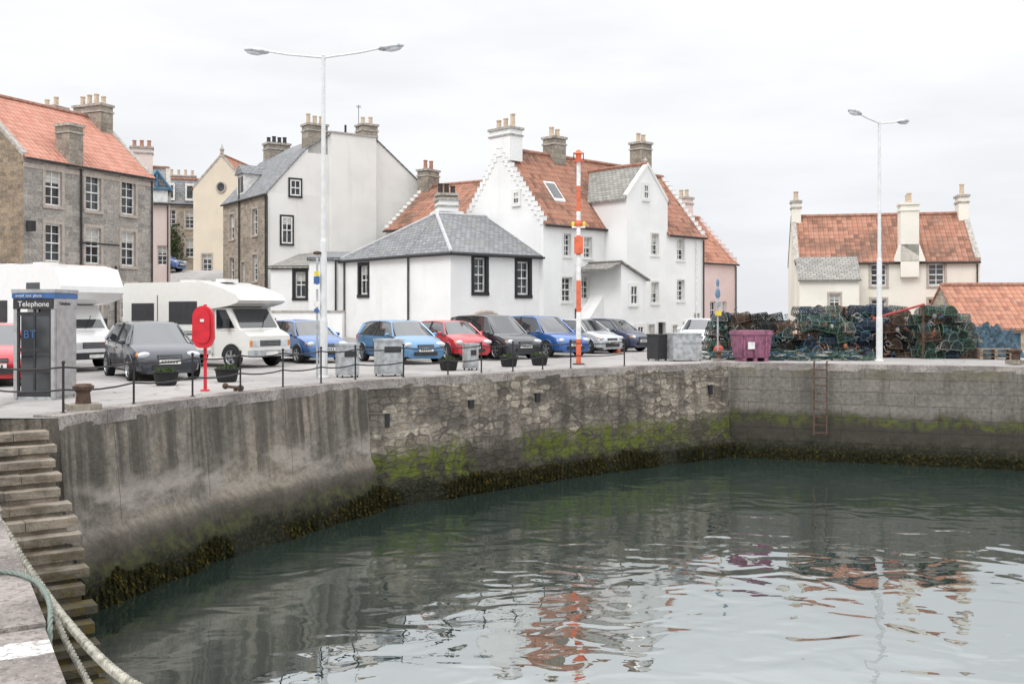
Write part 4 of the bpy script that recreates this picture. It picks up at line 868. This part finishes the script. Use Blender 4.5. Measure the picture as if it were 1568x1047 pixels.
# motorhomes
CREAMV=paint('motorhome_white',(0.76,0.76,0.75),0.0); CREAMB=paint('motorhome_cream',(0.72,0.71,0.67),0.0)
def motorhome(x,y,hd,m,L=5.8,Ht=2.9,W=2.1,stripe=None,classic=False):
    root=empty('parked_motorhome',(x,y,0),math.atan2(hd[1],hd[0])); hw=W/2; hl=L/2
    B=MB(); xf=hl-1.55
    prof=[(-hl,0.5),(xf,0.45),(xf,1.92),(hl-0.75,2.0),(hl-0.28,2.12),(hl-0.08,2.32),(hl-0.1,2.5),(hl-0.35,Ht-0.12),(hl-0.9,Ht),(-hl+0.1,Ht-0.02),(-hl,Ht-0.15)]
    if classic: prof=[(-hl,0.5),(xf,0.45),(xf,1.85),(hl-0.85,1.93),(hl-0.45,2.02),(hl-0.3,2.12),(hl-0.45,2.3),(hl-1.2,2.55),(hl-2.0,Ht),(-hl+0.1,Ht),(-hl,Ht-0.15)]
    prism(B,prof,-hw,hw,m); B.obj('coach_body',root,bevel=0.07,seg=3)
    C_=MB(); cw=0.9
    cab=[(xf-0.1,0.35),(hl-0.12,0.35),(hl,0.5),(hl,0.85),(hl-0.08,1.05),(hl-0.55,1.22),(hl-1.02,1.95),(xf-0.1,1.95)]
    if classic: cab=[(xf-0.1,0.35),(hl-0.05,0.35),(hl,0.5),(hl-0.02,1.0),(hl-0.2,1.1),(hl-0.45,1.2),(hl-0.92,1.88),(xf-0.1,1.88)]
    prism(C_,cab,-cw,cw,m); C_.obj('cab',root,bevel=0.05,seg=3)
    D=MB(); a=Vector((hl-0.55 if not classic else hl-0.45,0,1.22)); b=Vector((hl-1.02 if not classic else hl-0.92,0,1.9)); d=(b-a); n=Vector((0.82,0,0.57))*0.012
    D.face([a+n+d*.06+Vector((0,-cw*.9,0)),a+n+d*.06+Vector((0,cw*.9,0)),a+n+d*.93+Vector((0,cw*.84,0)),a+n+d*.93+Vector((0,-cw*.84,0))],CARGL)
    tube(D,a+n*2+Vector((0,0.1,0.02)),a+n*2+d*.6+Vector((0,0.5,0)),0.008,BLACK,4)
    for s in (-1,1):
        yy=s*(cw+0.008); D.face([(hl-0.62,yy,1.25),(hl-1.02,yy,1.82),(xf+0.12,yy,1.82),(xf+0.12,yy,1.22)],CARGL)
        D.face([(hl-0.62,yy,1.17),(xf+0.15,yy,1.17),(xf+0.15,yy,1.18),(hl-0.62,yy,1.18)],BLACK)
        y2=s*(hw+0.008)
        for (u0,u1,z0,z1) in ((-hl+0.5,-hl+1.5,1.45,2.0),(-hl+2.3,-hl+3.5,1.4,2.05)):
            box(D,ID,u0-0.04,u1+0.04,y2-0.01,y2+0.004,z0-0.04,z1+0.04,DGREY); box(D,ID,u0,u1,y2-0.005,y2+0.012,z0,z1,CARGL)
        box(D,ID,-hl+1.7,-hl+1.72,y2-0.01,y2,0.6,2.3,DGREY)
        for z0,z1 in ((1.02,1.07),(1.12,1.14)): box(D,ID,-hl+0.1,xf-0.05,y2-0.01,y2-0.001,z0,z1,stripe or GY)
        box(D,ID,-hl+0.05,xf,y2-0.03,y2+0.004,0.42,0.55,GALV)
        for wx,yr in ((-hl+1.5,hw+0.0),(hl-0.75,cw+0.03)):
            for i in range(14):
                p=math.pi*i/14;q=math.pi*(i+1)/14; ya=s*(yr-0.01+0.02); D.face([(wx,ya,.34),(wx+.42*math.cos(p),ya,.34+.42*math.sin(p)),(wx+.42*math.cos(q),ya,.34+.42*math.sin(q))],BLACK)
            wheel(D,wx,s*(yr+0.035),0.34,s)
        box(D,ID,hl-0.95,hl-0.8,s*(cw+0.12)-0.07,s*(cw+0.12)+0.07,1.25,1.55,DGREY)
        box(D,ID,hl-0.06,hl+0.012,s*0.62-0.16,s*0.62+0.16,.68,.86,LAMPG); box(D,ID,hl-0.06,hl+0.012,s*0.83-0.04,s*0.83+0.04,.68,.86,AMB)
    box(D,ID,hl-0.05,hl+0.010,-0.44,0.44,.68,.86,DGREY)
    for z in (.72,.77,.82): box(D,ID,hl,hl+0.016,-0.43,0.43,z,z+0.012,HUB)
    box(D,ID,hl-0.05,hl+0.07,-0.92,0.92,.36,.56,DGREY if not classic else GALV); box(D,ID,hl+0.06,hl+0.08,-.26,.26,.4,.5,PLATEW)
    box(D,ID,-hl+2.0,-hl+2.7,-0.35,0.35,Ht-0.01,Ht+0.08,m); box(D,ID,-hl+3.6,-hl+4.0,-0.3,0.3,Ht-0.01,Ht+0.1,CREAMB)
    if not classic:
        for s in (-1,1): box(D,ID,hl-1.6,hl-1.0,s*(hw+0.002)-0.006,s*(hw+0.002)+0.006,2.25,2.6,CARGL)
    D.obj('windows_wheels_trim',root)
motorhome(-14.9,30.7,(.88,-.47),CREAMV,6.0,3.15,2.2); motorhome(-10.1,32.9,(.86,-.50),CREAMB,5.7,2.72,2.05,classic=True)

# ------------------------------------------------------------------ creels
def netmat(name,c):
    g=G(name,0.8,0.1); s=g.sep(g.uv()); k=10
    a=g.math('FRACT',g.math('MULTIPLY',g.math('ADD',s[0],s[1]),k)); b=g.math('FRACT',g.math('MULTIPLY',g.math('SUBTRACT',s[0],s[1]),k))
    ln=g.math('MAXIMUM',g.math('LESS_THAN',a,0.26),g.math('LESS_THAN',b,0.26)); g.put(g.b.inputs['Alpha'],ln)
    g.col(g.mix(g.noise(g.obj(),8,3),c,tuple(x*0.5 for x in c))); return g.m
cols=[('green',(0.05,0.08,0.062),(0.10,0.18,0.135)),('black',(0.025,0.026,0.026),(0.05,0.05,0.05)),('blue',(0.04,0.055,0.08),(0.06,0.10,0.15)),('teal',(0.055,0.085,0.08),(0.16,0.23,0.20)),('brown',(0.09,0.07,0.055),(0.17,0.10,0.07)),('grey',(0.13,0.135,0.125),(0.30,0.30,0.27))]
creels=[]
for nme,c,c2 in cols:
    mb=MB(); nm=netmat(nme+'_net',c); fm=plain(nme+'_creel_frame',c2,0.8,0.15,var=0.3)
    Lc,Wc,Hc=0.68,0.46,0.36
    arc=[(Wc/2*math.cos(t),0.04+Hc*math.sin(t)) for t in [math.pi*i/8 for i in range(9)]]
    for xx in (-Lc/2,0,Lc/2):
        for (a,b),(c_,d) in zip(arc,arc[1:]): tube(mb,(xx,a,b),(xx,c_,d),0.015,fm,5,cap=False)
        tube(mb,(xx,-Wc/2,0.04),(xx,Wc/2,0.04),0.02,fm,5)
    for a,b in (arc[0],arc[-1],arc[4],arc[2],arc[6]): tube(mb,(-Lc/2,a,b),(Lc/2,a,b),0.013,fm,5)
    for i,((a,b),(c_,d)) in enumerate(zip(arc,arc[1:])):
        t0=i*0.075;t1=t0+0.075; mb.face([(-Lc/2,a,b),(Lc/2,a,b),(Lc/2,c_,d),(-Lc/2,c_,d)],nm,[(0,t0),(Lc,t0),(Lc,t1),(0,t1)])
    for xx in (-Lc/2,Lc/2): mb.face([(xx,a,b) for a,b in arc],nm,[(a,b) for a,b in arc])
    for a in (-0.2,-0.07,0.07,0.2): box(mb,ID,-Lc/2,Lc/2,a-0.025,a+0.025,0.02,0.035,BLACK)
    for k in range(10):
        t=k*0.63;t1=t+0.63; tube(mb,(0.14*math.cos(t),0.1*math.sin(t),0.09+0.01*k),(0.14*math.cos(t1),0.1*math.sin(t1),0.1+0.01*k),0.02,fm,4)
    o=mb.obj('creel'); creels.append(o.data); bpy.data.objects.remove(o)
def stack(x0,x1,y,rows,hmax,depth=3,pref=None,seed=0):
    rnd=random.Random(seed); root=empty('lobster_creel_stack',((x0+x1)/2,y,0)); xc=(x0+x1)/2
    for d in range(depth):
        for r_ in range(rows):
            ins=0.10*r_*(0.3+0.7*rnd.random()); x=x0+ins
            while x<x1-ins-0.3:
                if r_*0.31<hmax*(0.78+0.4*rnd.random()):
                    k=rnd.choice(pref) if pref and rnd.random()<0.6 else rnd.randrange(len(creels))
                    o=bpy.data.objects.new('creel',creels[k]); o.parent=root
                    end=rnd.random()<0.4
                    o.location=(x+0.3-xc,d*0.6+rnd.uniform(-.12,.12),r_*0.31+rnd.uniform(0,.08))
                    o.rotation_euler=(rnd.uniform(-.2,.2)+(math.pi/2 if rnd.random()<.12 else 0),rnd.uniform(-.22,.22),(math.pi/2 if end else 0)+rnd.uniform(-.35,.35)); scn.collection.objects.link(o)
                    x+=0.48 if end else 0.66
                else: x+=0.5
    mb=MB()
    for q in range(int((x1-x0)*12)):
        x=rnd.uniform(x0,x1)-xc; z=rnd.uniform(0.1,hmax*1.0); m=rnd.choice(RC); p=Vector((x,-0.36+0.05*rnd.random(),z))
        for _ in range(8):
            q2=p+Vector((rnd.uniform(-.15,.15),rnd.uniform(-.03,.03),rnd.uniform(-.14,.1))); q2.z=max(q2.z,0.02); tube(mb,p,q2,0.012,m,4,cap=False); p=q2
    for q in range(int((x1-x0)*1.2)):
        ell(mb,(rnd.uniform(x0,x1)-xc,-0.3,rnd.uniform(0.2,hmax)),(0.08,0.08,0.10),rnd.choice(RC[2:]),10,7)
    mb.obj('loose_ropes',root)
RC=[plain('polyprop_rope_blue',(0.06,0.13,0.22),0.8),plain('polyprop_rope_green',(0.11,0.22,0.17),0.8),plain('polyprop_rope_orange',(0.34,0.14,0.08),0.8),plain('rope_cream',(0.36,0.34,0.30),0.8),plain('rope_grey',(0.17,0.17,0.16),0.8)]
stack(8.9,11.3,40.4,5,1.65,2,[4,1],1); stack(9.5,10.9,38.6,4,1.2,2,[1,4],9); stack(10.9,13.1,38.2,6,1.75,3,[0,3,5],2); stack(13.1,15.5,38.6,6,1.6,3,[2,1,4],3); stack(15.4,17.7,37.8,6,1.65,3,[0,3,5],4); stack(12.8,16.6,40.8,6,1.7,2,[1,2,5],5); stack(8.2,10.2,42.0,5,1.65,2,[1,0,5],6); stack(16.9,18.4,40.8,5,1.2,2,[1,0],8)
# piles of rope/net by the quay
mb=MB(); 
NB=[plain('trawl_net_green',(0.06,0.12,0.10),0.8),plain('trawl_net_blue',(0.05,0.10,0.16),0.8),plain('twine_white',(0.42,0.40,0.36),0.8)]
for cx,sd,cnt in ((10.2,0.6,420),(12.2,0.5,160),(8.0,0.4,140)):
  for _ in range(cnt):
    x=random.gauss(cx,sd); y=36.6-(x-10)*0.1+random.gauss(0,0.3); p=Vector((x,y,abs(random.gauss(0,0.12)))); m=NB[0] if random.random()<.4 else random.choice(NB)
    for _ in range(4):
        q=p+Vector((random.uniform(-.25,.25),random.uniform(-.15,.15),random.uniform(-.04,.05))); q.z=max(q.z,0.01); tube(mb,p,q,0.018,m,4,cap=False); p=q
mb.obj('heap_of_net')
# blue tarp
mb=MB(); TARP=plain('blue_tarpaulin',(0.075,0.125,0.165),0.7,0.2,var=0.35); nx,ny=40,18
def tz(i,j):
    a=i/nx*2-1;b=j/ny*2-1; r_=max(0,1-a*a)*max(0,1-b*b); return 1.05*r_**0.4*(1+0.6*noise.noise(Vector((i*0.2,j*0.3,2)))+0.3*noise.noise(Vector((i*0.6,j*0.9,5))))
for i in range(nx):
    for j in range(ny): mb.face([(18.75+ (ii/nx*2-1)*1.0,39.0+(jj/ny*2-1)*0.8,tz(ii,jj)) for ii,jj in ((i,j),(i+1,j),(i+1,j+1),(i,j+1))],TARP)
mb.obj('blue_tarpaulin_heap',merge=True,smooth=40)
# pallets
mb=MB(); WD=plain('weathered_wood',(0.3,0.24,0.18),0.9,var=0.25); f=Fr((17.3,36.8),(1,-.3))
for k in range(3):
    z=0.14*k
    for a in (0,0.5,1.0): box(mb,f,a,a+0.1,0,0.8,z,z+0.1,WD)
    for b in range(6): box(mb,f,-0.02,1.12,b*0.14,b*0.14+0.09,z+0.1,z+0.12,WD)
mb.obj('wooden_pallets')
mb=MB(); tube(mb,(13.7,37.8,1.5),(15.5,37.4,2.05),0.045,plain('red_boom_paint',(0.40,0.05,0.05),0.5)); tube(mb,(15.45,37.41,0),(15.45,37.41,2.03),0.05,RUST); mb.obj('small_quay_crane')
# buoys
for i,(x,y,c) in enumerate(((7.0,41.0,(0.6,0.1,0.02)),(6.6,41.5,(0.6,0.45,0.05)),(7.4,40.5,(0.1,0.35,0.4)),(8.1,39.0,(0.4,0.06,0.04)))):
    mb=MB(); m=plain('buoy_colour',c,0.45); ell(mb,(x,y,0.24),(0.22,0.22,0.24),m,14,10); lathe(mb,(x,y,0.45),[(0.06,0),(0.05,0.12)],m,8); tube(mb,(x-0.03,y,0.57),(x+0.03,y,0.6),0.02,m); mb.obj('mooring_buoy',smooth=60)

# ------------------------------------------------------------------ ropes near camera : real three-strand twist
def strand_rope(pts,r,mat,name='mooring_rope',pitch=0.16):
    P_=[Vector(p) for p in pts]; S=[]
    for i in range(len(P_)-1):
        p0=P_[max(i-1,0)];p1=P_[i];p2=P_[i+1];p3=P_[min(i+2,len(P_)-1)]
        n=max(4,int((p2-p1).length/0.02))
        for k in range(n):
            t=k/n; S.append(0.5*((2*p1)+(p2-p0)*t+(2*p0-5*p1+4*p2-p3)*t*t+(3*p1-p0-3*p2+p3)*t**3))
    S.append(P_[-1]); mb=MB(); R_=[[],[],[]]; dist=0
    for i,p in enumerate(S):
        d=(S[min(i+1,len(S)-1)]-S[max(i-1,0)]).normalized(); a=d.cross(Vector((0,0,1))).normalized(); b=d.cross(a)
        if i: dist+=(p-S[i-1]).length
        for k in range(3):
            t=2*math.pi*(dist/pitch+k/3); c=p+(a*math.cos(t)+b*math.sin(t))*r*0.5
            R_[k].append([c+(a*math.cos(q)+b*math.sin(q))*r*0.56 for q in [2*math.pi*j/6 for j in range(6)]])
    for k in range(3):
        for A_,B_ in zip(R_[k],R_[k][1:]):
            for j in range(6): mb.face([A_[j],A_[(j+1)%6],B_[(j+1)%6],B_[j]],mat)
    return mb.obj(name,smooth=60)
g=G('hemp_rope',0.9,0.1); g.col(g.mix(g.ss(g.noise(g.obj(),14,4),0.35,0.65),(0.44,0.42,0.36),(0.21,0.205,0.17))); ROPE=g.m
g=G('green_rope',0.85,0.1); g.col(g.mix(g.noise(g.obj(),30,3),(0.09,0.13,0.11),(0.26,0.29,0.26))); ROPEG=g.m
strand_rope([(-6.2,9.6,0.35),(-4.7,8.6,0.10),(-4.12,8.0,0.03),(-3.69,7.5,-0.145),(-3.28,7.0,-0.26),(-2.92,6.5,-0.29),(-2.29,5.5,-0.19),(-1.81,4.8,-0.10),(-1.2,4.0,0.05)],0.028,ROPE)
strand_rope([(-6.2,9.5,0.3),(-4.72,8.5,0.08),(-4.1,7.9,0.0),(-3.66,7.4,-0.17),(-3.26,7.0,-0.32),(-2.92,6.5,-0.42),(-2.45,5.8,-0.49),(-2.0,5.0,-0.5)],0.021,ROPE)
strand_rope([(-4.4,6.5,0.07),(-3.3,6.3,0.075),(-2.95,6.1,0.08),(-2.72,5.8,0.08),(-2.55,5.5,0.075),(-2.46,5.3,0.03),(-2.42,5.2,-0.2),(-2.4,5.15,-0.6)],0.015,ROPEG)

# ------------------------------------------------------------------ world & light
w=bpy.data.worlds.new('World'); scn.world=w; w.use_nodes=True; nt=w.node_tree; nt.nodes.clear()
out=nt.nodes.new('ShaderNodeOutputWorld'); bg=nt.nodes.new('ShaderNodeBackground'); nt.links.new(bg.outputs[0],out.inputs[0]); bg.inputs[1].default_value=1.0
class WG(G):
    def __init__(s): s.nt=nt
g=WG(); tc=nt.nodes.new('ShaderNodeTexCoord').outputs['Generated']; sp=g.sep(tc); z=g.math('MAXIMUM',sp[2],0.0)
lum=g.math('ADD',0.90,g.math('ADD',g.math('MULTIPLY',z,0.35),g.math('MULTIPLY',g.ss(z,0.22,1.0),1.6)))
cl=g.noise(g.scale(tc,(1.6,1.6,7)),1.5,5,0.55); lum=g.math('MULTIPLY',lum,g.math('ADD',0.885,g.math('MULTIPLY',g.ss(cl,0.3,0.7),0.15)))
tint=g.mix(g.ss(z,0.0,0.25),(0.955,0.975,1.02),(0.99,0.997,1.01))
ov=nt.nodes.new('ShaderNodeVectorMath'); ov.operation='SCALE'; g.put(ov.inputs[0],tint); g.put(ov.inputs['Scale'],lum)
sky=nt.nodes.new('ShaderNodeTexSky'); sky.sky_type='NISHITA'; sky.sun_disc=False; sky.sun_elevation=rad(48); sky.sun_rotation=rad(215); sky.dust_density=3
sk=g.scale(sky.outputs[0],(0.008,0.008,0.008)); tot=g.vadd(ov.outputs[0],sk); nt.links.new(tot,bg.inputs[0])
L=bpy.data.lights.new('sun','SUN'); L.energy=1.15; L.angle=rad(22); L.color=(1,0.98,0.96); o=bpy.data.objects.new('sun',L); scn.collection.objects.link(o)
d=Vector((0.42,0.55,-0.78)); o.rotation_euler=d.to_track_quat('-Z','Y').to_euler(); o.location=(0,0,30)

cam=bpy.data.cameras.new('camera'); cam.lens=35; cam.sensor_width=36; cam.shift_y=-0.0277; cam.clip_end=9000; o=bpy.data.objects.new('camera',cam); o.location=(0,0,1.7); o.rotation_euler=(rad(90),0,0); scn.collection.objects.link(o); scn.camera=o
scn.view_settings.view_transform='Standard'; scn.view_settings.look='None'; scn.view_settings.exposure=0
